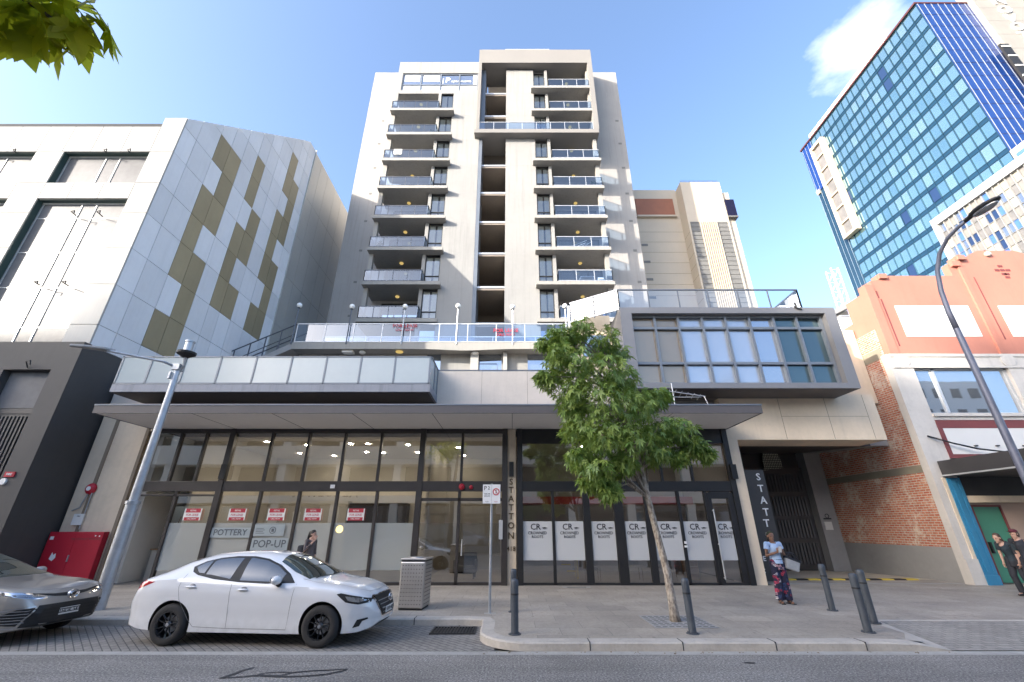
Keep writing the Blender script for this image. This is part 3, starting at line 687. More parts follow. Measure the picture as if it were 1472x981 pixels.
# terrace railings
r_=MB();g_=MB()
railing(r_,g_,[(-12.35,22.05),(4.0,22.05)],11.42,1.22,1.6,.026); a=r_.build('terrace_railing',m_raill,PD); g_.build('glass_panel',m_railglass,a)
r_=MB();g_=MB(); railing(r_,g_,[(-11.5,23.6),(4.0,23.6)],11.42,1.1,2.4,.022); a=r_.build('pool_fence',m_raill,PD); g_.build('glass_panel',m_railglass,a)
st=MB(); st.prism([(-12.4,11.42),(-12.4,11.04),(-16,9.2),(-16,9.6)],'y',22.0,23.4); st.build('stair',m_grey,PD)
sr=MB()
for y in (22.05,23.3):
    sr.tube([(-12.35,y,12.64),(-15.8,y,10.9)],.035,6); sr.tube([(-12.35,y,12.0),(-15.8,y,10.25)],.025,6)
    for i in range(5):
        x=-12.4-i*.8; z=11.42-(i*.8)*.51; sr.box(x-.025,y-.025,z-.3,x+.025,y+.025,z+1.22)
sr.build('stair_handrail',m_rail,PD)
lr=MB()
for seg in ([(-12.3,17,7.9),(-10.9,17,7.9),(-10.5,17,7.55)],[(-10.6,17,7.55),(-9.3,17,8.05)]): lr.tube(seg,.03,6)
lr.box(-10.93,16.98,7.0,-10.87,17.04,7.9); lr.box(-9.33,16.98,7.0,-9.27,17.04,8.05)
lr.build('lower_handrail',m_rail,PD)
# leasing banners on the terrace glass
for x,y,z,w in ((-6.15,22.0,12.35,1.5),(-.35,22.0,12.05,1.2)):
    t=thing('leasing_banner','red and white leasing lettering stuck on the terrace glass '+('below the left balconies' if x<-3 else 'in front of the dark recess'),'banner',(x,y,z))
    m_rl=m_signred
    text('FOR LEASE',m_red,t,(x,y-.03,z+.12),.3,extrude=.004); text('CALL NOW',m_red,t,(x,y-.03,z-.14),.2,extrude=.004)
# long glass balcony
lb=MB(); lb.box(-14.3,14.5,6.28,-2.92,16.0,6.56); lbo=lb.build('long_balcony',m_fasc2,PD)
b=MB(); b.box(-14.3,14.6,6.262,-3.0,15.99,6.28); b.build('balcony_soffit',m_fasc,lbo)
fr=MB(); gl=MB()
mx=[-14.28,-13.2,-11.96,-10.68,-9.38,-8.08,-6.8,-5.53,-4.28,-3.0]
for x in mx: fr.box(x-.03,14.52,6.56,x+.03,14.58,7.64)
fr.box(-14.3,14.52,7.6,-2.97,14.58,7.645); fr.box(-14.3,14.52,6.58,-2.97,14.58,6.63)
for y in (15.3,15.95): fr.box(-2.99,y-.03,6.56,-2.93,y+.03,7.64); fr.box(-14.3,y-.03,6.56,-14.24,y+.03,7.64)
for x in (-2.99,-14.3): fr.box(x,14.58,7.6,x+.06,16.0,7.645)
fr.build('glazing_frame',m_frameb,lbo)
for a,c in zip(mx,mx[1:]): gl.box(a+.03,14.54,6.63,c-.03,14.555,7.6)
gl.box(-2.965,14.58,6.6,-2.955,15.95,7.6); gl.build('milk_glass',m_milk,lbo)
# canopy
cn=MB(); cn.box(-13.55,13.45,5.25,8.1,13.5,5.54); cn.box(-13.55,13.5,5.25,-13.5,15.99,5.54); cn.box(8.05,13.5,5.25,8.1,15.99,5.54); cn.box(-13.5,13.5,5.45,8.05,15.99,5.5)
co=cn.build('canopy',m_fasc,PD)
b=MB(); b.box(-13.5,13.5,5.26,8.05,15.98,5.3); b.build('soffit',m_soffit,co)
each('soffit_joint',m_joint,co,[(x,13.52,5.254,x+.015,15.96,5.26) for x in (-10.4,-7.8,-5.2,-2.6,0,2.6,5.2)])
b=MB(); b.box(-13.56,13.43,5.5,8.11,13.45,5.545); b.build('canopy_flashing',m_frameb,co)
# glass box
gb=MB(); X0,X1b,Z0b,Z1b=4.21,12.6,6.47,9.76; Yb=14.68
gb.box(X0,Yb,Z1b-.25,X1b,24,Z1b); gb.box(X0,Yb,Z0b,X1b,24,Z0b+.2); gb.box(X0,Yb,Z0b+.2,X0+.44,24,Z1b-.25); gb.box(X1b-.42,Yb,Z0b+.2,X1b,24,Z1b-.25)
go=gb.build('glass_box',m_boxmetal,PD)
b=MB(); b.box(X0+.05,Yb+.1,Z0b-.012,X1b-.05,16,Z0b); b.build('box_soffit',m_fasc,go)
fm=MB(); mxs=[4.68,5.59,6.52,7.46,8.37,9.31,10.26,11.17,12.12]
for x in mxs: fm.box(x-.045,Yb+.22,Z0b+.2,x+.045,Yb+.42,Z1b-.25)
for z in (6.71,7.52,8.98,9.48): fm.box(4.65,Yb+.24,z-.05,12.18,Yb+.42,z+.05)
fm.build('window_frame',m_frameb,go)
m_bt=mirrorglass('box_window_tan_reflection',(.30,.25,.20),.1,.05,.55); m_bp=mirrorglass('box_window_blind',(.42,.46,.52),.14,.05,.6); m_bd=mirrorglass('box_window_deep',(.10,.15,.17),.05,.06,.7)  # tan panes carry a painted reflection of a cream building
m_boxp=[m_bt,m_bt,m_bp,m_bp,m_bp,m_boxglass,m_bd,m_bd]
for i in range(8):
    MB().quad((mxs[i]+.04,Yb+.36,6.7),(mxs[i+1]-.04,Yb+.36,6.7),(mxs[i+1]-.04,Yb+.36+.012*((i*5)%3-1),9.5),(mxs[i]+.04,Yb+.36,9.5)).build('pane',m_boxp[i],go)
bl=MB()
for i in range(8):
    if i in (2,3,4,0):
        bl.box(mxs[i]+.06,Yb+.345,7.6,mxs[i+1]-.06,Yb+.35,8.9)
r_=MB();g_=MB(); railing(r_,g_,[(2.5,16.15),(4.3,15.0),(11.6,15.0),(11.6,17.5)],9.76,1.0,1.22,.02); a=r_.build('roof_railing',m_rail,PD); g_.build('glass_panel',glass('roof_rail_glass',(.9,.93,.95),.06,0),a)
b=MB(); b.box(11.05,Yb-.03,9.72,11.15,Yb,9.8); b.tube([(11.1,Yb-.04,9.95),(11.12,Yb-.04,9.7),(11.3,Yb-.04,9.66)],.03,6); b.build('overflow_spout',m_black,go)
b=MB(); b.box(2.95,16.31,8.35,4.1,16.35,9.3); b.build('block_window',m_winr,PD)
b=MB(); b.tube([(2.45,16.2,10.6),(2.45,16.2,7.6)],.07,8); b.build('drain_pipe',m_raill,PD)

# shopfront: frames, panes
SF=MB(); y0,y1=15.9,16.02
mainx=[-13.35,-10.4,-3.3,-.26]; 
sub_up=[-12.33,-11.4,-8.93,-7.55,-6.21,-4.85,-1.83]
sub_lo=[-11.9,-8.91,-7.53,-6.19,-4.78,-1.86]
for x in mainx: SF.box(x-.1,y0-.05,.13,x+.1,y1,5.25)
for x in sub_up: SF.box(x-.045,y0,3.38,x+.045,y1,5.15)
for x in sub_lo: SF.box(x-.05,y0,.13,x+.05,y1,3.04)
SF.box(-13.35,y0-.02,3.04,-.2,y1,3.38); SF.box(-13.35,y0,5.1,-.2,y1,5.25); SF.box(-11.9,y0,.13,-.2,y1,.22)
SF.box(-13.3,y0,2.88,-10.4,y1,2.94); SF.box(-3.2,y0,2.72,-.3,y1,2.82)
sfo=SF.build('shopfront_frame',m_frame,PD,bevel=.006)
SR=MB()
for x in (.28,7.9): SR.box(x-.1,y0-.05,.13,x+.1,y1,5.25)
subr=[1.43,2.62,3.72,4.74,5.86,6.83]
for x in subr: SR.box(x-.05,y0,.13,x+.05,y1,3.04)
SR.box(2.62-.14,y0-.01,.13,2.62+.1,y1,3.0); SR.box(3.72-.16,y0-.01,.13,3.72+.16,y1,3.0); SR.box(4.74-.1,y0-.01,.13,4.74+.12,y1,3.0)
SR.box(.28,y0-.02,3.04,7.9,y1,3.38); SR.box(.28,y0,4.72,7.9,y1,5.25); SR.box(.28,y0,.13,7.9,y1,.2)
SR.box(6.88,y0-.01,.13,7.02,y1,3.0); SR.box(7.6,y0-.01,.13,7.8,y1,3.0); SR.box(7.0,y0-.008,2.8,7.7,y1,3.03)
for x in (2.9,5.4,6.5): SR.box(x-.04,y0,3.38,x+.04,y1,4.8)
sro=SR.build('shopfront_frame',m_blackm,PD,bevel=.006)
def panes(xs,za,zb,fr_,y=15.97,name='window_pane',mat=None):
    for a,c in zip(xs,xs[1:]):
        MB().quad((a+.03,y,za),(c-.03,y,za),(c-.03,y,zb),(a+.03,y,zb)).build(name,mat or m_shop,fr_)
panes([-13.3]+sub_up[:2]+[-10.4]+sub_up[2:6]+[-3.3,-1.83,-.3],3.38,5.1,sfo)
panes([-11.9,-10.4,-8.91,-7.53,-6.19,-4.78,-3.3],.22,2.9,sfo); panes([-3.3,-1.86,-.3],.22,2.72,sfo)
panes([.3,2.9,5.4,6.5,7.8],3.38,4.72,sro); panes([.3,1.43,2.62,3.72,4.74,5.86,6.83],.2,3.04,sro); panes([7.0,7.65],.2,2.8,sro)
for a,c in zip([-11.9,-10.4,-8.91,-7.53,-6.19,-4.78],[-10.4,-8.91,-7.53,-6.19,-4.78,-3.3]):
    MB().quad((a+.05,15.955,.56),(c-.05,15.955,.56),(c-.05,15.955,2.01),(a+.05,15.955,2.01)).build('frosted_film',m_film if 'm_film' in globals() else film('window_film',(.55,.62,.62),.5),sfo)
m_film=film('window_film',(.50,.53,.52),.52); m_film2=film('logo_film',(.56,.57,.58),.9)
for o in sfo.children:
    if o.name.startswith('frosted_film'): o.data.materials[0]=m_film
MB().quad((-3.2,15.985,1.0),(-1.92,15.985,1.0),(-1.92,15.985,2.0),(-3.2,15.985,2.0)).build('frosted_film',film('door_film',(.5,.5,.46),.25),sfo)
MB().quad((-1.8,15.985,1.0),(-.4,15.985,1.0),(-.4,15.985,2.0),(-1.8,15.985,2.0)).build('frosted_film',film('door_film_b',(.5,.45,.36),.3),sfo)
hd=MB(); hd.tube([(-1.7,15.86,1.0),(-1.7,15.86,1.5)],.018,8); hd.build('door_handle',m_raill,sfo)
# logo film on the right hand shop: same panel on each pane
def leafmark(mb,x,z,s,y):
    for i in range(5):
        a=R(200+i*35); mb.tube([(x,y,z),(x+s*.5*math.cos(a)*1.0,y,z+s*.5*math.sin(a)*.6),(x+s*math.cos(a),y,z+s*.62*math.sin(a))],.008*s/.1,4)
for i,(a,c) in enumerate([(.36,1.38),(1.48,2.46),(2.74,3.54),(3.9,4.62),(4.88,5.8),(5.92,6.78),(7.06,7.58)]):
    f=MB().quad((a,15.94,.86),(c,15.94,.86),(c,15.94,2.06),(a,15.94,2.06)).build('logo_film',m_film2,sro)
    cx=(a+c)/2
    text('CR',m_ink,f,(cx-.06,15.932,1.88),.27,extrude=.001); text('CROWNED',m_ink,f,(cx,15.932,1.69),.13,sx=.95,extrude=.001); text('ROOTS',m_ink,f,(cx,15.932,1.57),.12,extrude=.001)
    q=MB(); leafmark(q,cx+.25,1.87,.1,15.932); q.build('logo_leaf',m_ink,f)
hd=MB(); hd.tube([(6.98,15.8,.3),(6.98,15.8,2.45)],.022,8); 
for z in (.35,1.35,2.4): hd.tube([(6.98,15.8,z),(6.98,15.9,z)],.016,6)
hd.build('door_pull',m_raill,sro)
lk=MB(); lk.box(5.84,15.83,1.36,5.9,15.9,1.44); lk.box(5.83,15.83,1.25,5.91,15.9,1.31); lk.build('door_lock',m_signw,sro)
# small wall lights and cameras on the fronts
each('wall_light',m_black,PD,[(x-.1,15.74,3.45,x+.1,15.85,3.95) for x in (-10.35,7.95)]+[(-.1,15.86,3.55,.06,15.97,4.05)])
b=MB(); b.box(-6.45,15.84,3.14,-6.3,15.88,3.26); b.build('sensor',m_signw,PD)
MB().ell((-1.78,15.84,3.19),.11,.09,.11).build('alarm_bell',m_red,PD,smooth=True); MB().ell((-1.45,15.84,3.17),.07,.06,.07).build('alarm_bell',m_red,PD,smooth=True)
b=MB(); b.box(-.45,15.8,1.5,-.32,15.87,2.1); b.build('intercom',m_raill,PD)
# numbered pier lettering, black glossy on stone
lt=thing('pier_lettering','dark vertical letters STATTON 418 fixed to the cream pier by the entrance','sign lettering',(-.02,15.95,1.0))
for ch,z in zip('STATTON',(3.36,3.08,2.79,2.5,2.21,1.92,1.6)): text(ch,m_bronze,lt,(-.03,15.955,z),.29,extrude=.012)
text('418',m_bronze,lt,(-.03,15.955,1.2),.2,extrude=.01)

# shop interior (seen through the glass)
IN=MB()
IN.box(-13.3,21.8,.13,-.1,22.0,5.24); IN.box(-.12,16.45,.13,-.0,22,5.24); 
IN.build('shop_back_wall',m_beige,PD)
IN=MB(); IN.box(-13.3,16.4,5.0,7.9,22,5.05); IN.box(-13.6,16.45,.13,-13.4,22,5.2); IN.build('shop_ceiling',m_intw,PD)
IN=MB(); IN.box(-13.4,16.03,.11,7.9,22,.127); IN.build('shop_floor',m_tilefl,PD)
IN=MB(); IN.box(0.1,20.8,.13,7.9,21,5.0); IN.box(8.0,16.5,.13,8.02,21,5.0); IN.build('salon_wall',m_salon,PD)
each('partition',m_beige,PD,[(-11.85,16.5,.13,-11.75,21.8,5.0),(-13.3,18.6,.13,-11.85,18.7,2.9),(-3.28,17.2,.13,-3.18,21.8,4.9),(-9,21.3,.13,-7.7,21.8,3.0)])
m_darkbay=m_frame
IN=MB(); IN.box(-7.6,21.2,1.3,-4.9,21.79,2.9); IN.build('dark_shelving',m_frame,PD)
IN=MB(); IN.box(.4,19.0,2.75,7.6,19.15,3.05); IN.build('red_bulkhead',m_red,PD)
for x in (-9.8,-8.5,-6.6,-5.9,-4.3,-2.3,3.0,6.0):
    for y in ((17.0+abs(x*7.3)%1.7,19.6+abs(x*3.1)%1.2) if x<0 else (18.2,)): MB().lathe([(.0,4.985),(.08,4.985),(.085,4.998)],(x,y,0),12).build('downlight',m_down,PD)
# interior movables
def pot(x,y,z,lab,mat,s=1):
    p=thing('pottery_piece',lab,'pottery',(x,y,z),group='pottery pieces on the display table')
    MB().lathe([(0,0),(.05*s,0),(.09*s,.06*s),(.08*s,.14*s),(.035*s,.2*s),(.05*s,.24*s),(.03*s,.24*s),(.02*s,.2*s)],(0,0,0),14).build('vessel',mat,p,local=True,smooth=True)
dt=thing('display_table','low slatted display table of pottery behind the left shop window','table',(-11.2,16.9,.13))
BX(-.65,-.25,.66,.65,.25,.7).build('table_top',m_intw,dt,local=True)
for x in np.linspace(-.6,.6,7):
    for y in (-.22,.22): BX(x-.012,y-.012,0,x+.012,y+.012,.66).build('leg',m_raill,dt,local=True)
BX(-.6,-.2,.08,.6,.2,.11).build('lower_shelf',m_wood,dt,local=True)
for x,l,m_,s in ((-.5,'small white bowl at the left end of the display table',m_signw,.7),(-.2,'dark red pot in the middle of the display table',m_maroon,1.0),(.1,'plain white pot on the display table right of the red pot',m_signw,.9),(.45,'tall white vase at the right end of the display table',m_signw,1.9)): pot(-11.2+x,16.9,.83,l,m_,s)
ct=thing('reception_counter','plain beige counter inside the open left doorway','counter',(-12.6,17.6,.13)); BX(-.6,-.3,0,.65,.3,.98).build('counter_body',m_beige,ct,local=True); BX(-.64,-.34,.98,.68,.34,1.02).build('counter_top',m_wood,ct,local=True)
for i,(x,h,dx) in enumerate(((-12.95,1.1,.15),(-12.4,.95,.28),(-12.1,1.2,.2))):
    t=thing('tool_handle',['left','middle','right'][i]+'most of three thin wooden handles standing on the beige counter','tool',(x,17.6,1.15),group='tool handles on the counter'); MB().tube([(0,0,0),(dx,.15,h)],.018,6).build('shaft',m_wood,t,local=True)
fl=thing('floor_lamp','yellow glowing globe lamp on a thin stand behind the frosted window','lamp',(-6.55,17.6,.13)); MB().tube([(0,0,.02),(0,0,1.55)],.015,6).build('stand',m_blackm,fl,local=True); MB().lathe([(0,0),(.15,0),(.15,.02),(0,.02)],(0,0,0),14).build('foot',m_blackm,fl,local=True); MB().ell((0,0,1.67),.13,.13,.13).build('globe',m_warm,fl,local=True)
for i,(x0,x1,h) in enumerate(((-5.7,-4.88,.74),(-4.8,-3.42,.76))):
    t=thing('white_board',('narrow' if i==0 else 'wide')+' white board leaning low behind the shop window','board',((x0+x1)/2,16.25,.13)); w=(x1-x0)/2
    b=MB(); b.box(-w,0,0,w,.03,h); b.build('panel',m_signwh,t,local=True); BX(-w,-.006,h-.03,w,0,h).build('trim',m_raill,t,local=True)
oc=thing('arm_chair','black cushioned armchair inside the entrance lobby','chair',(-1.75,18.0,.13)); BX(-.4,-.35,.18,.4,.35,.42).build('seat',m_black,oc,local=True,bevel=.04); BX(-.4,.25,.42,.4,.38,.85).build('backrest',m_black,oc,local=True,bevel=.03)
for s in (-1,1): BX(.33*s,-.35,.2,.43*s,.35,.62).build('armrest',m_black,oc,local=True,bevel=.03)
for sx in (-.34,.34):
    for sy in (-.3,.3): BX(sx-.03,sy-.03,0,sx+.03,sy+.03,.19).build('leg',m_blackm,oc,local=True)
for i,x in enumerate((2.9,4.4,5.6)):
    t=thing('salon_chair',['left','middle','right'][i]+'most chrome framed chair behind the logo windows','chair',(x,17.3,.13),group='chairs inside the salon')
    BX(-.25,-.25,.42,.25,.25,.48).build('seat',m_grey,t,local=True,bevel=.02); BX(-.25,.22,.48,.25,.27,.95).build('backrest',m_grey,t,local=True,bevel=.02)
    for sx in (-.23,.23):
        for sy in (-.23,.23): MB().tube([(sx,sy,0),(sx,sy,.42)],.014,6).build('leg',m_chrome,t,local=True)
t=thing('timber_crate','light timber cabinet on the salon floor beside the right door','cabinet',(6.4,17.2,.13)); BX(-.22,-.2,.03,.22,.2,.7).build('carcass',M('pale_wood',(.45,.32,.18),.6,var=.15,scale=5),t,local=True,bevel=.01)
for k in range(3): BX(-.19,-.215,.07+.2*k,.19,-.2,.25+.2*k).build('drawer',m_wood,t,local=True)
t=thing('step_ladder','yellow edged stairs inside the salon behind the second logo window','steps',(2.0,18.5,.13))
for k in range(3): BX(-.3+.18*k,-.1-.25*k,.62-.2*k,.05+.18*k,.05-.25*k,.66-.2*k).build('tread',m_yellow,t,local=True)
BX(.42,-.6,.0,.48,.1,.8).build('side_rail',m_yellow,t,local=True)
# signs in the windows
for i,x in enumerate((-11.1,-9.55,-8.19,-6.92,-5.43)):
    t=thing('lease_board',['red and white lease board in the leftmost window beside the open doorway','red and white lease board in the window above the POTTERY sign','red and white lease board in the window above the POP-UP sign','red and white lease board in the window beside the yellow lamp','red and white lease board furthest right in the shop windows'][i],'sign',(x,15.9,2.28),group='lease boards in the shop windows')
    bb=MB(); bb.box(-.3,0,-.19,.3,.012,.19,0); bo=bb.build('board',m_signred,t,local=True)
    q=MB(); q.box(-.3,-.004,-.19,-.26,0,.19); q.box(.26,-.004,-.19,.3,0,.19); q.box(-.26,-.003,-.09,.26,0,.06); q.build('white_band',m_signwh,t,local=True)
    text('FOR LEASE',m_signred,t,(0,-.005,-.015),.1,local=True,sx=.9,extrude=.002); text('RETAIL',m_signwh,t,(0,-.003,.125),.07,local=True,extrude=.002); text('CALL NOW',m_signwh,t,(0,-.003,-.14),.06,local=True,extrude=.002)
def wsign(lab,x0,x1,z0,z1,s,size,sx=1):
    t=thing('window_sign',lab,'sign',((x0+x1)/2,15.9,z0)); w=(x1-x0)/2
    BX(-w,0,0,w,.012,z1-z0).build('board',m_milk,t,local=True)
    if s: text(s,m_inkg,t,(0,-.004,(z1-z0)/2),size,local=True,sx=sx,extrude=.002)
    return t
wsign('pale paper sign reading POTTERY in the shop window',-10.32,-8.96,1.55,1.86,'POTTERY',.27,1.0)
wsign('pale paper sign reading POP-UP in the shop window',-8.84,-7.6,1.17,1.53,'POP-UP',.33,1.0)
t=wsign('pale paper sign with a round emblem above the POP-UP sign',-8.84,-7.8,1.6,1.96,'',.2)
q=MB(); q.lathe([(.09,-.006),(.11,-.008),(.11,-.002)],(.12,0,.18),20,0,'y'); q.box(.08,-.006,.13,.16,-.002,.23)
for i in range(4): q.box(-.45,-.005,.08+.05*i,-.15-.05*(i%2),-.001,.095+.05*i)
q.build('emblem',m_inkg,t,local=True)

# garage entrance
GA=MB(); GA.box(8.4,17.5,-.05,8.55,22.3,5.3); GA.box(8.55,22.2,-.05,14.6,22.4,5.6)
GA.build('garage_wall',m_char,PD)
b=MB(); b.prism([(17.45,4.88),(22.4,5.35),(22.4,5.6),(17.45,5.2)],'x',8.42,14.55); b.build('garage_ceiling',m_char,PD)
b=MB(); b.prism([(17.45,4.9),(22.4,5.3),(22.4,5.6),(17.45,5.2)],'x',14.55,15.3); b.box(14.5,21.6,-.05,15.3,22.4,5.3); b.build('garage_pier',m_grey,PD)
gt=MB(); gt.box(11.4,22.05,.05,14.5,22.19,4.6)
for r0,r1 in ((3.45,4.3),(2.35,3.25),(1.4,2.2),(.3,1.2)):
    for i in range(16):
        x=11.9+i*.155; gt.prism([(x,22.05),(x+.02,21.99),(x+.09,21.96),(x+.11,22.05)],'z',r0,r1)
gt.build('garage_gate',m_gate,PD)
sp=MB(); sp.box(8.56,17.0,.14,9.7,17.08,3.9); so=sp.build('sign_panel',m_char,PD)
for ch,z in zip('STATTON',(3.63,3.21,2.79,2.38,2.0,1.6,1.2)): text(ch,m_signw,so,(9.45 if z>2.1 else 9.38,16.985,z),.36,extrude=.01)
text('E',m_signw,so,(9.02,16.985,.84),.22); text('C',m_signw,so,(8.9,16.985,.45),.2)
ms=MB(); ms.prism([(-.5,0),(.5,.12),(.38,.85),(.2,1.0),(-.2,1.0),(-.4,.8)],'y',0,.05)
ph=thing('mesh_lantern','pale woven mesh lantern hanging at the top of the dark garage entrance','lantern',(13.05,21.9,4.45))
m_mesh=tiles('lantern_mesh',(.6,.62,.5),(.45,.48,.38),(.03,.03,.03),.085,.085,.02,.6,0,'xz',0,.1,.1,.1)
ms.build('mesh_shade',m_mesh,ph,local=True); MB().tube([(0,.02,1.0),(0,.02,1.15)],.02,6).build('hook',m_blackm,ph,local=True)
cs=MB(); cs.box(14.62,21.55,1.75,14.95,21.6,2.1); t=cs.build('camera_sign',m_signwh,label='small white security camera notice on the grey garage pier',cat='sign',base=(14.8,21.6,1.75))
b=MB(); b.lathe([(.07,0),(.1,-.01),(.1,.0)],(14.8,21.54,2.35),14,0,'y'); b.box(14.62,21.54,2.2,14.98,21.56,2.26); b.build('warning_plate',m_ink,label='dark round warning plate above the white notice on the grey pier',cat='sign',base=(14.8,21.6,2.3))
# ------------------------------------------------------------------ cream block behind the tower
C=thing('cream_block','cream concrete block with vertical slats and brown panel behind the tower','building',(18,35,0))
b=MB(); b.box(11,35.4,0,17.6,48,35.2); b.box(17.6,34,0,21.72,48,34.95); b.box(21.72,34.25,0,22.5,48,33.75); b.box(21.5,35,0,22.6,48,30.1)
b.build('wall',m_cb,C)
jl=MB()
for k in range(9):
    z=29.6-1.25*k; jl.box(12.8,35.39,z,17.6,35.4,z+.03); jl.box(17.59,34.05,z-1,17.6,35.4,z-.97)
jl.build('panel_joint',m_band,C)
BX(13.1,35.3,31.6,17.1,35.4,33.9).build('brown_panel',m_terra,C); BX(13.05,35.1,31.4,17.2,35.4,31.6).build('brown_panel_sill',m_cb,C)
for k in range(4):
    z=28.0-2.03*k; BX(13.1,35.37,z-.13,13.75,35.4,z+.13).build('vent',m_louv,C)
lv=MB(); lv.box(17.78,33.97,0,18.7,34,29.77); lv.box(20.5,33.97,0,21.47,34,29.77)
for k in range(60): lv.box(17.8,33.93,29.6-.5*k,18.68,33.97,29.7-.5*k); lv.box(20.52,33.93,29.6-.5*k,21.45,33.97,29.7-.5*k)
lv.build('louvre',m_louv,C)
sl=MB()
for i in range(9): sl.box(18.72+i*.2,33.85,0,18.72+i*.2+.09,34,29.77)
sl.build('vertical_slats',m_cb,C)
BX(18.7,33.985,0,20.5,34,29.77).build('slat_back',m_louv,C)
BX(21.73,33.9,30.45,22.66,36,32.55).build('navy_box',m_navy,C); BX(21.7,33.85,30.3,22.7,36,30.45).build('navy_box_base',m_louv,C)
rr=MB(); rr.box(17.7,34.1,35.2,21.6,34.13,35.23)
for i in range(9): rr.box(17.7+i*.48,34.1,34.95,17.73+i*.48,34.13,35.22)
rr.build('roof_rail',m_rail,C)

# ------------------------------------------------------------------ blue glass hotel
K=1.5
def kx(v): return v*K
def kz(z): return 1.9+(z-1.9)*K
HX=kx(44.7); HB=thing('glass_hotel','tall blue glass hotel with a vertical white lettered sign slab','building',(HX,kx(38),0))
b=MB(); b.box(HX+.15,kx(28.05),0,kx(58),kx(48.14),kz(54.95)); b.build('wall',m_hotels,HB)
b=MB(); b.box(HX-.25,kx(27.95),kz(54.9),kx(52),kx(48.3),kz(55.15)); b.build('roof_edge',m_edge_r,HB)
ncol,nrow=20,17; yA,yB=kx(28.05),kx(46.1); dy=(yB-yA)/ncol; dzr=3.0; ztop=kz(54.85)
def facade(parent,cells,mats_pick,stuffname):
    # cells: (dist, x, y0,y1,z0,z1); nearest 100 as parts, the rest one part
    cells.sort(key=lambda c:c[0]); rest=MB(); cache={}; mats=[]
    for i,c in enumerate(cells):
        _,x,a,e,z0,z1=c; mt=mats_pick(i)
        if i<100:
            key=(round(e-a,2),round(z1-z0,2),mt.name)
            if key not in cache:
                o=MB().box(0,-(e-a)/2,-(z1-z0)/2,.05,(e-a)/2,(z1-z0)/2).build('window',mt,parent,local=True); cache[key]=o
            else:
                o=cache[key].copy(); COL.objects.link(o); o.parent=parent
            o.location=Vector((x,(a+e)/2,(z0+z1)/2))-rootof(parent).location
        else:
            if mt not in mats: mats.append(mt)
            rest.box(x,a,z0,x+.05,e,z1,mats.index(mt))
    if rest.v: tag(rest.build(stuffname,mats,parent),kind='stuff')
cells=[]
for r_ in range(nrow):
    for c in range(ncol):
        a=yA+c*dy+.09; e=yA+(c+1)*dy-.09; z1=ztop-r_*dzr-.12; z0=z1-2.2
        cells.append((math.dist((HX,(a+e)/2,z1),(0,0,0)),HX+.06,a,e,z0,z1))
darkp={7,31,66,88,12}
rq=random.Random(5)
facade(HB,cells,lambda i: rq.choices([m_hotelw,m_hotelw2,m_hotelw3,m_hotelw4,m_hoteld],[68,15,15,0,2])[0],'windows')
mu=MB()
for c in range(ncol+1): mu.box(HX-.06,yA+c*dy-.045,kz(20),HX+.06,yA+c*dy+.045,kz(54.9))
for r_ in range(nrow): 
    z=ztop-r_*dzr; mu.box(HX-.03,yA,z-.1,HX+.06,yB,z)
mu.build('mullion',m_hotels,HB)
b=MB(); b.box(HX-.02,kx(46.15),kz(46.6),HX+.15,kx(48.14),kz(54.9)); 
for i in range(4): b.box(HX-.05,kx(46.2+.6*i),kz(20),HX-.02,kx(46.22+.6*i),kz(54.9),1)
b.build('blue_strip',[m_hotelb,m_raill],HB)
b=MB(); y0_,y1_=kx(43.8),kx(46.15); z0_,z1_=kz(36.8),kz(52.95)
b.box(HX-1.0,y0_,z0_,HX,y0_+.7,z1_); b.box(HX-1.0,y1_-.5,z0_,HX,y1_,z1_); b.box(HX-1.0,y0_+.7,z1_-.7,HX,y1_-.5,z1_); b.box(HX-1.0,y0_+.7,z0_,HX,y1_-.5,z0_+.6)
for i in range(1,7):
    z=z0_+(z1_-z0_)*i/7; b.box(HX-.8,y0_+.7,z-.18,HX,y1_-.5,z+.18)
bay=b.build('stone_bay',m_stone,HB)
BX(HX-.5,y0_+.7,z0_+.6,HX-.45,y1_-.5,z1_-.7).build('bay_glass',m_whitewin,bay)
b=MB(); b.box(HX-.1,kx(47.6),kz(46.2),HX+.3,kx(48.2),kz(46.9)); b.build('stone_ledge',m_stone,HB)
# blue front
b=MB(); xb0,xb1=HX+.02,kx(50.4); b.box(xb0,kx(28.0),0,xb1,kx(28.05)+.1,kz(54.9)); b.build('blue_front',m_hotelb,HB)
b=MB()
for i in range(8):
    x=xb0+.2+i*(xb1-xb0)/7.6; b.box(x-.022,kx(28.0)-.06,kz(20),x+.022,kx(28.0),kz(54.9))
b.build('blue_front_fins',M('fin_grey',(.22,.24,.28),.6),HB)
b=MB()
for i in range(16): b.box(xb0,kx(28.0)-.01,kz(54.9)-i*3,xb1,kx(28.0),kz(54.9)-i*3+.08)
b.build('blue_front_joint',m_navy,HB)
b=MB(); b.box(kx(50.4),kx(27.5),0,kx(56.5),kx(28.6),kz(62)); sf=b.build('sign_slab',m_concrete,HB)
b=MB()
for i in range(14): b.box(kx(50.4),kx(27.5)-.012,kz(60)-i*3.4,kx(56.5),kx(27.5),kz(60)-i*3.4+.06)
b.build('slab_joint',m_louv,sf)
for ch,z in zip('NOVOTEL',(54.3,52.75,51.25,49.8,48.3,46.8,45.4)): text(ch,m_signw,sf,(kx(53.0),kx(27.5)-.05,kz(z)),2.5,extrude=.12,sx=1.15)
b=MB(); b.box(kx(49.5),kx(27.3),kz(38),kx(50.4),kx(27.5),kz(46.8)); ds=b.build('dark_stack',m_black,HB)
b=MB()
for i in range(6): b.box(kx(49.5),kx(27.25),kz(46.3)-i*2.2,kx(50.4),kx(27.3),kz(46.3)-i*2.2+.25)
b.build('stack_frame',m_signw,ds)
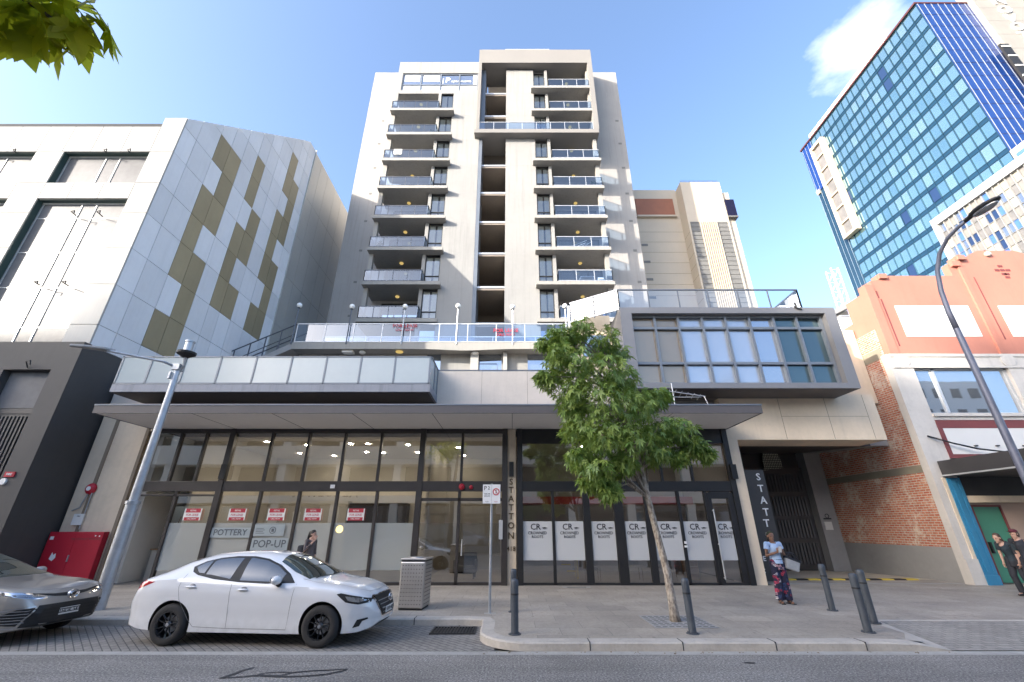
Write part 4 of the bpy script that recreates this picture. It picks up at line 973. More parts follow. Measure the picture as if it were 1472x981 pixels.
b=MB(); b.box(HX-.4,kx(20),0,kx(52),kx(28.0)-.2,kz(32.6)); b.build('lower_block',m_stone,HB)
cells=[]
for r_ in range(8):
    for c in range(7):
        a=kx(20.3)+c*1.6; z1=kz(32.6)-.9-3*r_; cells.append((1,HX-.45,a,a+1.35,z1-1.9,z1))
wl=MB()
for c in cells: wl.box(c[1],c[2],c[4],c[1]+.04,c[3],c[5])
tag(wl.build('lower_windows',m_hotelw,HB),kind='stuff')
b=MB(); b.box(HX+2,kx(33),kz(55.1),HX+12,kx(47.5),kz(57.5)); b.build('roof_plant',m_signwh,HB)
for y in (31,36):
    b=MB(); b.box(HX+1,kx(y),kz(55.1),HX+3,kx(y+1.6),kz(56.0)); b.build('roof_plant',m_stone,HB)

# white framed office in front of the hotel
OX=kx(41); OB=thing('grid_office','lower office with white frame and a patchwork grid of blue, grey and white panes','building',(OX,kx(28),0))
b=MB(); b.box(OX+.3,kx(19),0,kx(44),kx(33.2),kz(28.9)); b.build('wall',m_louv,OB)
b=MB(); b.box(OX-.3,kx(19),kz(28.45),kx(44),kx(33.25),kz(29.2)); b.box(OX-.3,kx(32.85),0,kx(44),kx(33.25),kz(28.45)); b.build('white_frame',M('office_white',(.42,.42,.42),.7),OB)
m_o=[M('pane_white',(.27,.27,.265),.5),M('pane_blue',(.06,.14,.42),.3),m_whitewin,m_winr,M('pane_grey',(.2,.19,.18),.4),m_hoteld,M('pane_tan',(.33,.30,.24),.5)]
cells=[]
ny=26; dyo=(kx(32.8)-kx(20))/ny
for r_ in range(13):
    for c in range(ny):
        a=kx(32.8)-(c+1)*dyo+.05; e=a+dyo-.1; z1=kz(28.4)-r_*1.35-.06; cells.append((math.dist((OX,a,z1),(0,20,10)),OX+.1,a,e,z1-1.2,z1))
rq2=random.Random(11)
facade(OB,cells,lambda i: m_o[rq2.choices(range(7),[1,3,4,3,5,2,2])[0]],'panes')
b=MB()
for c in range(0,ny+1): b.box(OX-.12,kx(32.8)-c*dyo-.035,kz(17),OX+.1,kx(32.8)-c*dyo+.035,kz(28.45))
for r_ in range(14): b.box(OX-.0,kx(20),kz(28.4)-r_*1.35-.03,OX+.1,kx(32.8),kz(28.4)-r_*1.35+.02)
b.build('grid_frame',M('grid_frame_paint',(.25,.25,.25),.7),OB)

# ------------------------------------------------------------------ salmon building with the brick flank
SB=thing('salmon_building','salmon and white old shop building with stepped parapet and exposed brick side wall','building',(20,16,.13))
BXX=15.4
b=MB(); b.box(BXX,16.3,-.1,15.7,24,9.55); b.build('brick_wall',m_brick,SB)
each('cement_band',m_band,SB,[(BXX-.012,16.31,3.75,BXX,24,4.02),(BXX-.012,16.41,8.3,BXX,17.6,8.75)])
b=MB(); b.box(BXX-.05,16.02,-.1,BXX-.002,24,1.23); b.build('grey_plinth',m_grey,SB)
b=MB(); b.box(15.7,16.4,.0,29,30,9.5); b.build('rear_body',m_oldwhite,SB)
b=MB(); b.box(15.22,16.0,.1,16.1,16.3,8.32); b.box(19.9,16.0,3.0,24.2,16.3,8.32); b.box(16.1,16.0,7.76,19.9,16.3,8.32); b.box(16.1,16.0,5.62,19.9,16.3,5.83); b.box(15.7,16.1,2.9,24.2,16.3,5.62)
b.box(15.3,15.96,7.72,24.3,16.0,7.8); b.box(15.3,15.96,8.2,24.3,16.0,8.32); b.box(16.1,15.93,5.75,24.2,16.0,5.87)
b.build('white_front',m_oldwhite,SB)
for x in (15.75,20.05): MB().lathe([(.0,15.955),(.22,15.955),(.3,15.97),(.3,16.0)],(x,0,8.03),18,0,'y').build('roundel',m_oldwhite,SB)
# salmon parapet
prof=[(15.45,8.32),(15.45,11.5),(15.78,11.55),(15.78,11.8),(16.15,11.85),(16.15,12.08),(19.55,12.08),(19.55,12.7),(19.94,12.72),(19.94,13.04),(20.5,13.06),(20.84,13.25),(21.2,13.42),(22.9,13.42),(23.3,13.25),(23.6,13.06),(24.2,13.04),(24.2,12.7),(24.6,12.68),(24.6,12.08),(28.0,12.08),(28,8.32)]
b=MB(); b.prism(prof,'y',16.05,16.35); 
b.box(15.42,16.0,8.34,15.78,16.4,11.6); b.box(19.9,15.98,8.34,20.1,16.05,13.0); b.box(24.0,15.98,8.34,24.2,16.05,13.0)
b.box(15.45,16.35,9.55,15.7,17.3,11.3); b.box(15.45,17.3,9.55,15.7,17.9,10.3)
b.build('salmon_parapet',m_salmon,SB)
for i,(x,y,z) in enumerate(((16.3,15.99,12.12),(19.75,15.97,12.75),(20.12,15.95,13.08))): BX(x-.12,y-.05,z-.22,x+.22,y+.4,z).build('parapet_cap',m_salmon,SB)
b=MB(); pass; each('parapet_panel',m_signwh,SB,[(16.4,16.035,9.12,19.55,16.05,10.57),(20.83,16.035,9.12,23.5,16.05,10.57)])
b=MB(); b.box(15.92,16.035,8.7,15.97,16.05,10.9); b.box(15.85,16.035,10.95,15.9,16.05,11.3); b.box(20.42,16.035,9.0,20.46,16.05,12.0); b.build('parapet_groove',m_maroon,SB)
b=MB()
for dx,dz in ((0,.28),(-.22,.07),(.02,.07),(.26,.07),(-.0,-.13),(.13,-.13),(.08,-.3)): b.box(21.85+dx-.1,16.03,12.3+dz-.05,21.85+dx+.1,16.05,12.3+dz+.05)
b.build('vent_brick',m_maroon,SB)
b=MB(); b.ell((21.55,16.0,13.2),.14,.1,.12); b.build('parapet_light',m_beige,SB)
fm=MB()
for x in (16.13,16.93,18.75,19.86): fm.box(x-.05,16.12,5.86,x+.05,16.22,7.74)
for z in (5.88,7.72): fm.box(16.1,16.12,z-.05,19.9,16.22,z+.05)
w=fm.build('window',m_raill,SB)
MB().quad((16.15,16.18,5.9),(19.85,16.18,5.9),(19.85,16.18,7.7),(16.15,16.18,7.7)).build('pane',mirrorglass('salmon_window_glass',(.45,.48,.52),.02,.02),w)
b=MB(); b.box(16.1,15.97,5.3,24,16.0,5.6); b.box(16.1,15.97,4.2,16.26,16.0,5.3); b.box(16.26,15.97,4.2,24,16.0,4.34); b.build('maroon_border',m_maroon,SB)
b=MB(); b.box(16.26,15.98,4.34,24,16.0,5.3); b.build('sign_panel',m_signwh,SB)
b=MB()
for x in (17.2,18.0,19.0,20.0): b.box(x-.05,15.9,4.62,x+.05,15.98,4.66)
b.build('sign_bracket',m_ink,SB)
aw=MB(); aw.box(15.55,12.8,3.55,26,15.97,4.08); ao=aw.build('street_awning',m_dark2,SB)
b=MB(); b.box(15.53,12.78,3.55,15.55,15.97,3.6); b.build('awning_trim',m_raill,ao)
b=MB(); b.tube([(15.55,15.95,5.0),(16.2,15.8,4.72),(17.0,15.75,4.5),(17.9,15.7,4.38)],.03,6); b.build('awning_cable',m_black,SB)
bp=MB(); bp.box(15.62,15.93,.13,16.08,16.05,3.5); bp.box(15.72,15.9,.5,15.84,15.93,3.45); bp.box(15.95,15.91,.5,16.0,15.93,3.45); bp.box(15.62,15.9,.13,16.08,15.93,.42); bp.build('blue_pilaster',m_blue,SB)
b=MB(); b.box(15.5,15.97,.13,15.62,16.0,3.5); b.build('pilaster_edge',m_cream,SB)
b=MB(); b.box(16.08,15.98,2.68,26,16.2,2.9); b.box(16.08,16.0,2.9,26,16.12,3.55,1); b.build('shop_lintel',[m_cream,m_black],SB)
b=MB(); b.box(16.08,16.3,.13,16.45,16.38,2.68); b.box(17.5,16.3,.13,26,16.38,2.68); b.box(16.45,16.3,2.56,17.5,16.38,2.68); b.build('shop_wall',m_pinkw,SB)
b=MB(); b.box(16.5,16.32,.16,17.46,16.36,2.54); do=b.build('green_door',m_teal,SB)
b=MB(); b.box(16.44,16.28,.13,16.5,16.38,2.6); b.box(17.46,16.28,.13,17.52,16.38,2.6); b.box(16.5,16.28,2.54,17.46,16.38,2.6); b.build('door_frame',m_maroon,do)
b=MB(); b.box(16.56,16.25,1.05,16.62,16.32,1.4); b.build('door_handle',m_black,do)
b=MB(); b.box(16.18,16.24,1.35,16.38,16.3,1.8); b.box(16.2,16.22,1.4,16.36,16.24,1.75,1); b.build('notice_case',[m_wood,m_pinkw],SB)
b=MB(); b.box(15.2,15.94,.1,15.65,16.02,.9); b.build('peeling_base',m_oldwhite,SB)

sh=thing('rooftop_shed','small white rooftop shed behind the top of the brick side wall','shed',(18,20,9.5))
b=MB(); b.box(17.35,20,9.5,20.5,23,12.05); b.build('shed_wall',m_signwh,sh); b=MB(); b.box(17.0,20.6,9.5,17.35,20.7,12.0); b.box(17.05,20.55,9.5,17.1,20.6,12.0); b.build('shed_door_frame',m_raill,sh)
b=MB(); b.box(17.3,19.95,12.05,20.6,23.1,12.12); b.build('shed_roof',m_raill,sh)
gs=thing('gable_roof','grey gabled roof end peeping out beside the glass hotel','roof',(21,26,9.5))
b=MB(); b.prism([(20.0,9.5),(23.2,9.5),(23.2,15.6),(20.0,14.2)],'y',26,30); b.build('gable_wall',m_cb,gs); b=MB(); b.prism([(19.6,13.95),(23.4,15.75),(23.4,16.05),(19.6,14.3)],'y',25.2,30); b.build('roof_slope',m_grey,gs)
cr=thing('crane_mast','white lattice crane mast far away left of the glass hotel','crane',(81.5,92,0))
b=MB()
for sx in (-1,1):
    for sy in (-1,1): b.tube([(80.8+sx*.9,92+sy*.9,0),(81.8+sx*.9,92+sy*.9,62)],.16,5)
for k in range(22):
    z=k*2.8; x0=80.8+z/62; 
    for sy in (-1,1): b.tube([(x0-.9,92+sy*.9,z),(x0+.9,92+sy*.9,z+2.8)],.1,4); b.tube([(x0-.9,92+sy*.9,z+2.8),(x0+.9,92+sy*.9,z+2.8)],.1,4)
b.build('lattice',m_signw,cr)

# ------------------------------------------------------------------ across the street (behind the photographer; seen in the reflections, plus added shade blocks)
m_op=M('opposite_cream',(.88,.83,.74),.8,var=.06,scale=.3,streak=.1)
OP=thing('opposite_car_park','low cream car park with open decks across the street, mirrored in the shop windows','building',(-20,-4.2,0))
b=MB(); b.box(-62,-16,0,30,-6.2,9.3); b.build('core_wall',m_louv,OP)
for k in range(2):
    z=3.6+3*k; BX(-62,-6.2,z,30,-4.2,z+1.5).build('deck_parapet',m_op,OP)
for i in range(20): BX(-62+i*4.75,-6.0,0,-61.4+i*4.75,-4.3,9.2).build('column',m_op,OP)
BX(-62,-6.2,9.3,30,-4.2,9.7).build('roof_edge',m_op,OP)
b=MB(); b.box(-62,-4.7,0,30,-4.6,3.4); b.build('ground_floor_glass',m_winr,OP)
TW=thing('shade_block_row','row of unseen tall pale blocks added far behind the camera to shade the street','building',(-200,-90,0))
each('block',m_op,TW,[(-420,-110,0,-155,-80,68.4),(-155,-110,0,-129.7,-80,69.9),(-129.7,-110,0,-123.1,-80,67.1),(-123.1,-110,0,-98,-80,69.7)])  # unseen blocks added to cast shade; heights and gap set the sunlit edge
sg=thing('shop_sign','pale sign board lettered AL SULTAN on the car park, read backwards in the shop windows','sign',(-15,-4.1,4.3))
b=MB(); b.box(-18.5,-4.2,3.75,-11.6,-4.12,4.9); b.build('board',m_signwh,sg)
text('AL SULTAN',m_ink,sg,(-15,-4.1,4.3),.8,rot=Matrix.Rotation(R(180),4,'Z'),sx=1.3)
R2=thing('far_white_block','white block with square windows behind the camera, mirrored in the salmon building window','building',(70,-38,0))
b=MB(); b.box(58,-46,0,82,-38,25); b.build('wall',m_signwh,R2)
for r_ in range(6):
    for c in range(7):
        q=MB(); q.box(60+c*3.1,-38,22-r_*3.6,61.7+c*3.1,-37.95,23.7-r_*3.6); q.build('window',m_black,R2)
# ------------------------------------------------------------------ street furniture
def P3(*a): return Vector(a)
places=['leftmost','second from the left','third from the left','third from the right','second from the right','rightmost']
gl=[(-12.45,22.0,13.9),(-9.35,22,13.82),(-6.25,22,13.82),(-3.15,22,13.86),(0.04,22,13.8),(3.1,22,13.85)]
for i,(x,y,z) in enumerate(gl):
    t=thing('globe_lamp',places[i]+' of the six white globe lamps along the terrace rail','lamp',(x,y-.09,11.3),group='globe lamps along the terrace')
    MB().tube([(0,0,0),(0,0,z-11.3-.28)],.035,8).build('pole',m_rail if i<2 else m_raill,t,local=True); MB().lathe([(.05,-.02),(.09,0),(.05,.03)],(0,0,z-11.3-.3),10).build('collar',m_rail,t,local=True)
    MB().ell((0,0,z-11.3-.13),.155,.155,.155,14).build('globe',m_globe,t,local=True,smooth=True)
# bollards
bl=[(.05,9.06,.87,0,'grey bollard with flaking paint on the kerb corner, nearest the road'),(.03,11.22,.86,.01,'scuffed grey bollard behind the kerb corner one, in line with the numbered pier'),(3.26,9.11,.88,-.015,'plain grey bollard beside the street tree'),
    (7.36,11.39,.95,.0,'grey bollard just right of the standing woman'),(6.51,9.22,.95,.0,'grey bollard nearest the road at the garage crossing'),(7.24,10.01,.95,.0,'grey bollard behind the roadside one at the garage crossing')]
for x,y,h,tl,lab in bl:
    t=thing('bollard',lab,'bollard',(x,y,.128),group='grey steel bollards on the footpath'); t.rotation_euler=(0,tl,0)
    MB().lathe([(.068,0),(.068,h-.12),(.07,h-.11),(.07,h-.05),(.062,h-.012),(.045,h),(0,h+.004)],(0,0,0),20).build('post',m_boll,t,local=True,smooth=True)
    b=MB(); b.lathe([(.0,.0),(.115,.0),(.115,.012),(.07,.014)],(0,0,0),20)
    for a in range(4): b.lathe([(.0,.028),(.012,.028),(.012,.01)],(.093*math.cos(a*1.57+.7),.093*math.sin(a*1.57+.7),0),6)
    b.build('base_flange',m_boll,t,local=True)
    MB().lathe([(.0695,h-.26),(.071,h-.255),(.071,h-.235),(.0695,h-.23)],(0,0,0),20).build('band',m_blackm,t,local=True)
# parking sign
t=thing('parking_sign','pole with a twin white parking plate showing P2 and a red no stopping ring','sign',(-.5,11.05,.128))
MB().tube([(0,0,0),(0,0,2.74)],.03,10).build('pole',m_gal,t,local=True)
b=MB(); b.box(-.215,-.045,2.28,-.003,-.035,2.72); b.box(.003,-.045,2.28,.215,-.035,2.72); pl=b.build('plate',m_signw,t,local=True,bevel=.004)
text('P',m_ink,pl,(-.155,-.047,2.63),.14,local=True,extrude=.001); text('2',m_ink,pl,(-.07,-.047,2.635),.11,local=True,extrude=.001)
for k,s in enumerate(('8AM-6PM','MON-FRI')): text(s,m_ink,pl,(-.11,-.047,2.5-.05*k),.036,local=True,extrude=.001)
text('<->',m_ink,pl,(-.11,-.047,2.32),.05,local=True,extrude=.001); text('<->',m_red,pl,(.11,-.047,2.32),.05,local=True,extrude=.001)
b=MB(); b.lathe([(.062,-.048),(.085,-.048),(.085,-.045)],(.11,0,2.55),24,0,'y'); b.lathe([(.06,-.0475),(.062,-.048)],(.11,0,2.55),24,0,'y'); b.build('red_ring',m_red,pl,local=True)
text('S',m_ink,pl,(.11,-.047,2.55),.12,local=True,extrude=.001); b=MB(); b.prism([(.06,2.6),(.07,2.61),(.16,2.5),(.15,2.49)],'y',-.05,-.048); b.build('red_slash',m_red,pl,local=True)
b=MB()
for z in (2.4,2.62): b.box(-.06,-.035,z-.015,.06,.034,z+.015)
b.build('bracket',m_gal,t,local=True); BX(-.12,-.09,0,.14,.1,.004).build('base_pad',m_edge,t,local=True)
# litter bin with punched steel skin
t=thing('litter_bin','square stainless litter bin with rows of punched holes on the footpath','bin',(-2.33,11.72,.128),rz=R(-5))
b=MB(); b.prism([(-.3,.04),(.3,.04),(.3,1.0),(-.3,1.0)],'y',-.33,.33); b.build('skin',m_steel,t,local=True,bevel=.03)
hl=MB()
for iz in range(11):
    for ix in range(8):
        x=-.235+ix*.067; z=.12+iz*.08
        hl.lathe([(0,-.3345),(.0105,-.3345),(.0105,-.33)],(x,0,z),8,0,'y')
        hl.lathe([(0,.3045),(.0105,.3045),(.0105,.30)],(0,x,z),8,0,'x')
hl.build('punched_holes',m_black,t,local=True)
b=MB(); b.box(-.29,-.32,1.0,.29,.32,1.03); b.build('rim',m_blackm,t,local=True); b=MB(); b.box(-.31,-.34,1.03,.31,.34,1.07); b.lathe([(.0,1.09),(.16,1.09),(.17,1.07)],(0,0,0),20); b.build('lid',m_steel,t,local=True,bevel=.012); BX(-.27,-.3,0,.27,.3,.04).build('plinth',m_black,t,local=True)
# red hydrant cabinet, alarm, pipework on the cream pier
t=thing('hydrant_cabinet','big red steel hydrant cabinet with torn sticker against the cream pier','cabinet',(-14.72,15.85,.13))
b=MB(); b.box(-.92,-.1,0,.90,.12,1.6); b.build('casing',m_red,t,local=True,bevel=.012)
b=MB(); b.box(-.88,-.108,.05,.0,-.1,1.56); b.box(.02,-.108,.05,.86,-.1,1.56); b.build('door',m_red,t,local=True,bevel=.004)
b=MB(); b.box(-.84,-.113,1.36,-.72,-.109,1.46); b.prism([(-.62,.78),(-.5,.72),(-.42,.82),(-.45,.95),(-.52,.9),(-.58,.98)],'y',-.112,-.109); b.box(.64,-.113,1.46,.68,-.109,1.5); b.box(.78,-.113,1.45,.82,-.109,1.49); b.build('sticker',m_signw,t,local=True)
text('FIRE HYDRANT BOOSTER',m_maroon,t,(.36,-.111,1.38),.085,local=True,extrude=.001)
b=MB(); b.box(-.0,-.14,.7,.03,-.108,.9); b.build('latch',m_gal,t,local=True)
t=thing('fire_bell','round red fire bell on the cream pier above a white notice box','alarm',(-15.03,15.97,2.1))
MB().lathe([(0,-.12),(.06,-.12),(.15,-.09),(.19,-.03),(.19,0)],(.02,0,1.03),24,0,'y').build('gong',m_red,t,local=True,smooth=True); MB().lathe([(0,-.135),(.075,-.13),(.075,-.1)],(.02,0,1.03),20,0,'y').build('gong_centre',m_signw,t,local=True)
b=MB(); b.tube([(.0,-.03,.9),(-.1,-.03,.55),(-.12,-.03,.4),(-.35,-.04,.3)],.022,6); b.tube([(.12,-.03,.9),(.14,-.03,-.3)],.02,6); b.build('conduit',m_gal,t,local=True)
b=MB(); b.box(-.2,-.05,-.16,.16,0,.2); b.build('notice_box',m_signwh,t,local=True); text('FIRE',m_inkg,t,(-.02,-.052,.12),.06,local=True,extrude=.001)
# drain grate
t=thing('drain_grate','rusty cast iron drain grate set in the bay pavers by the kerb','drain',(-1.15,10.0,0.004))
b=MB(); b.box(-.4,-.27,-.02,.4,.27,.002); b.build('pit',m_black,t,local=True)
b=MB(); b.box(-.44,-.31,-.02,-.4,.31,.016); b.box(.4,-.31,-.02,.44,.31,.016); b.box(-.4,.27,-.02,.4,.31,.016); b.box(-.4,-.31,-.02,.4,-.27,.016)
for i in range(13): b.prism([(-.37+i*.06,-.27),(-.345+i*.06,-.27),(-.335+i*.06,.27),(-.36+i*.06,.27)],'z',.004,.016)
b.build('bars',m_blackm,t,local=True)
# tree grate
t=thing('tree_grate','square grey metal grate set in the footpath round the tree trunk','grate',(3.33,10.15,.132))
b=MB(); 
for (x0,y0,x1,y1) in ((-.6,-.6,-.12,.6),(.12,-.6,.6,.6),(-.12,-.6,.12,-.12),(-.12,.12,.12,.6)): b.box(x0,y0,0,x1,y1,.008)
b.build('plate',m_grey,t,local=True)
b=MB()
for i in range(9):
    for q in range(8):
        x=-.52+i*.13;y=-.5+q*.14
        if abs(x)>.16 or abs(y)>.16: b.box(x-.045,y-.02,.006,x+.045,y+.02,.0095)
b.build('slots',m_black,t,local=True)
b=MB(); b.box(1.6,15.3,.1285,2.5,15.62,.133); b.box(1.75,15.4,.131,2.35,15.5,.136,1); b.build('pit_lid',[m_edge,m_black],label='small concrete pit lid with a slot before the salon windows',cat='pit lid',base=(2.0,15.4,.128))
# antenna on the canopy
t=thing('tv_antenna','thin white television antenna bent over on top of the canopy','antenna',(5.6,14.2,5.545))
b=MB(); b.tube([(0,0,0),(-.02,0,.95)],.018,6); b.build('mast',m_raill,t,local=True)
b=MB(); b.tube([(-.5,.0,.72),(1.0,-.2,.42)],.014,6); b.tube([(-.4,.1,.48),(.9,-.1,.42)],.012,6)
for i in range(7): x=-.4+i*.2; b.tube([(x,-.3,.7-.04*i),(x+.1,.28,.66-.04*i)],.01,5)
b.tube([(.95,-.2,.43),(1.06,-.25,.0)],.014,5); b.build('element',m_raill,t,local=True)
# left street light
t=thing('street_light','pale galvanised street light with long arm and small round lantern, between the cars','street lamp',(-9.62,11.5,.128))
MB().tube([(0,0,0),(0,0,2.3)],[.145,.14],20).build('lower_post',m_gal,t,local=True,smooth=False)
MB().lathe([(.14,2.28),(.16,2.29),(.16,2.36),(.10,2.38)],(0,0,0),20).build('collar',m_gal,t,local=True)
MB().tube([(0,0,2.36),(-.0,0,6.0)],[.105,.075],18).build('upper_post',m_gal,t,local=True)
b=MB(); b.tube([(0,0,5.95),(-.25,-.25,6.05),(-1.5,-.72,6.2)],.035,8); b.box(-.1,-.12,5.88,.1,.12,6.05); b.build('arm',m_gal,t,local=True)
b=MB(); b.prism([(-1.35,-.64),(-1.5,-.82),(-1.9,-1.0),(-2.25,-1.06),(-2.3,-.98),(-2.0,-.8),(-1.55,-.6)],'z',6.2,6.27); b.build('luminaire',m_grey,t,local=True,bevel=.025)
b=MB(); b.tube([(.05,0,5.9),(.16,-.02,6.0),(.14,-.05,6.3)],.04,8); b.build('lantern_bracket',m_grey,t,local=True)
b=MB(); b.lathe([(0,6.25),(.08,6.26),(.24,6.36),(.25,6.42),(.12,6.44)],(.14,-.05,0),20); b.build('lantern_dish',m_blackm,t,local=True); b=MB(); b.lathe([(.11,6.42),(.11,6.72),(.13,6.73),(.13,6.77),(0,6.79)],(.14,-.05,0),18); b.build('lantern_cap',m_gal,t,local=True)
b=MB(); b.box(-.12,-.14,5.6,-.06,-.06,5.8); b.build('photocell_box',m_gal,t,local=True)
# right street light (dark, curved)
t=thing('street_light','dark blue grey street light with a swan neck arm before the salmon building','street lamp',(11.6,10,.128))
m_dpole=M('dark_pole',(.15,.16,.21),.45,.3,var=.12,scale=4)
MB().tube([(0,0,0),(0,0,6.5)],[.095,.065],16).build('post',m_dpole,t,local=True)
pts=[(0,0,6.5),(0,0,7.0),(0,-.05,7.6),(0,-.18,8.15),(0,-.42,8.55),(0,-.75,8.8),(0,-1.1,8.9),(0,-1.4,8.93)]
MB().tube(pts,[.065,.06,.056,.052,.05,.046,.042,.04],12).build('neck',m_dpole,t,local=True,smooth=True)
e=pts[-1]; b=MB(); b.tube([(0,e[1]+.1,e[2]),(0,e[1]-.2,e[2]+.04)],.055,10); b.ell((0,e[1]-.38,e[2]+.03),.16,.38,.085,16); b.build('luminaire',m_blackm,t,local=True,smooth=True)
b=MB(); b.ell((0,e[1]-.38,e[2]-.03),.12,.3,.08,16); b.build('lens',m_lens,t,local=True,smooth=True)

# ------------------------------------------------------------------ trees
def leaves(name,mat,parent,centers,size,n,rad,droop=.4,lobes=5,wide=0):
    V=[];F=[]
    for _ in range(n):
        c=centers[rng.integers(len(centers))]
        d=rng.normal(size=3); d/=np.linalg.norm(d); r_=rad*c[3]*rng.random()**.38
        p=np.array(c[:3])+d*r_*np.array([1,1,.8])
        ax=rng.normal(size=3)*.55+d*.6+np.array([0,0,.55]); ax/=np.linalg.norm(ax)      # leaf normal
        t=np.array([d[0],d[1],d[2]-droop*1.6])+rng.normal(size=3)*.45; t-=ax*t.dot(ax); t/=np.linalg.norm(t); s=np.cross(ax,t)
        L_=size*(.45+.85*rng.random()); fold=.25*rng.random()
        b0=len(V); V.append(p)
        for k in range(lobes):
            a=(k-(lobes-1)/2)*R(52); ll=L_*(1-.2*abs(k-(lobes-1)/2)); da=R(26 if wide else 20); wl=.62 if wide else .45
            for aa,l2,ff in ((a-da,wl,0),(a,1,1),(a+da,wl,0)):
                V.append(p+ (t*math.cos(aa)+s*math.sin(aa))*ll*l2 - ax*ll*l2*fold*abs(math.sin(aa)) - np.array([0,0,1])*ll*l2*l2*.28)
            q=b0+1+k*3; F.append((b0,q,q+1,q+2))
    me=bpy.data.meshes.new(name); me.from_pydata([tuple(v) for v in V],[],F); me.materials.append(mat); me.update()
    off=Vector(rootof(parent).location); me.transform(Matrix.Translation(-off))
    o=bpy.data.objects.new(name,me); return link(o,parent)
m_leaf=leafmat('leaf_green',(.06,.15,.035),(.19,.31,.085),.38,(.34,.42,.10))
m_bark=barkmat('pale_bark',(.13,.10,.08),(.46,.40,.33),26)
m_bark2=barkmat('dark_bark',(.045,.035,.03),(.12,.10,.085))
TR=thing('street_tree','young street tree with a dense drooping green crown and slim pale trunk','tree',(3.33,10.2,.13))
tk=MB(); trunk=[(3.33,10.2,.1),(3.32,10.2,.4),(3.28,10.2,1.1),(3.17,10.2,1.8),(3.07,10.2,2.5),(3.0,10.2,3.1),(2.9,10.2,4.0),(2.75,10.2,4.9),(2.6,10.2,5.6)]
tk.tube(trunk,[.115,.088,.078,.07,.066,.058,.045,.032,.018],12); tk.build('trunk',m_bark,TR,smooth=True)
# crown clumps (x,y,z,scale): measured extents: x .6..4.8, z 2.3..6.8
cl=[]
def clump(x,z,s,ys=(0,)):
    for y in ys: cl.append((x,10.2+y,z,s))
clump(1.25,6.45,.62,(-.2,.3)); clump(.85,6.3,.36,(0,)); clump(1.75,6.55,.62,(-.4,.4)); clump(2.4,6.3,.65,(-.3,.5)); clump(2.75,6.0,.5,(0,))
clump(1.2,5.85,.6,(-.4,.4)); clump(.95,5.3,.55,(0,)); clump(.75,5.35,.3,(-.1,))
clump(1.7,5.6,.8,(-.5,.5)); clump(2.3,5.4,.85,(-.6,.5)); clump(2.8,5.2,.65,(-.3,.4))
clump(1.5,4.9,.7,(-.3,.4)); clump(2.1,4.6,.85,(-.7,.6)); clump(2.8,4.5,.85,(-.6,.6)); clump(3.35,4.75,.6,(-.2,.3)); clump(3.7,4.9,.4,(0,.2))
clump(1.55,4.1,.6,(-.2,.4)); clump(2.0,3.8,.8,(-.6,.5)); clump(2.7,3.75,.8,(-.6,.5)); clump(3.4,4.0,.75,(-.4,.5)); clump(3.95,4.0,.62,(-.2,.3)); clump(4.35,3.65,.5,(0,.2)); clump(4.6,3.45,.28,(0,))
clump(1.6,3.4,.55,(-.2,.3)); clump(1.95,3.05,.62,(-.4,.3)); clump(2.2,2.65,.42,(-.2,.1)); clump(2.55,3.2,.5,(-.3,.3)); clump(3.3,3.45,.5,(-.3,.3)); clump(3.9,3.4,.42,(0,)); clump(1.75,2.85,.35,(0,))
clump(1.5,4.5,.5,(0,))
bm_=MB(); rb_=random.Random(3)
for c in cl:
    if rb_.random()<.75:
        i=min(range(4,9),key=lambda k:abs(trunk[k][2]-(c[2]-.7))); s=Vector(trunk[i]); e=Vector(c[:3]); mid=(s+e)/2+Vector((0,0,.22))
        bm_.tube([s,mid,e],[.032,.02,.008],6)
bm_.build('limb',m_bark,TR,smooth=True)
leaves('crown',m_leaf,TR,cl,.165,7600,.63,.75)
# plane tree beside the camera: only a hanging spray reaches into the picture
PT=thing('plane_tree','yellow green spray of large leaves hanging in from the top left corner','tree',(-4.4,-1.2,.0))
b=MB(); b.tube([(-4.4,-1.2,0),(-4.4,-1.15,2),(-4.35,-1.1,4.2),(-4.2,-1.0,5.6),(-4.1,-.9,7)],[.22,.18,.15,.12,.06],12); b.build('trunk',m_bark2,PT,smooth=True)
b=MB(); b.tube([(-4.3,-1.05,4.6),(-3.2,-.2,4.3),(-2.5,.5,4.0),(-1.95,.8,3.72),(-1.68,.9,3.58),(-1.55,.95,3.5)],[.06,.04,.022,.012,.007,.004],8); b.tube([(-1.95,.8,3.72),(-1.75,.88,3.72),(-1.55,.95,3.66)],[.01,.006,.003],6); b.build('limb',m_bark2,PT,smooth=True)
m_leaf2=leafmat('leaf_yellow_green',(.24,.28,.015),(.52,.52,.025),.75,(.8,.72,.04))
lv_=[(-1.86,.83,3.64,.42),(-1.74,.86,3.56,.36),(-1.64,.92,3.56,.24),(-1.78,.88,3.5,.24),(-1.58,.94,3.6,.2),(-1.98,.78,3.6,.36),(-1.76,.86,3.66,.32),(-1.95,.8,3.72,.4)]
leaves('hanging_leaves',m_leaf2,PT,lv_,.105,110,.5,1.6,wide=1)
leaves('crown',m_leaf2,PT,[(-5.0,-1.2,7.4,1.2),(-4.4,-1.6,7.6,1.0),(-5.4,-.8,7.0,1.1),(-4.6,-2.0,7.4,1.2)],.17,700,1.0,.8)

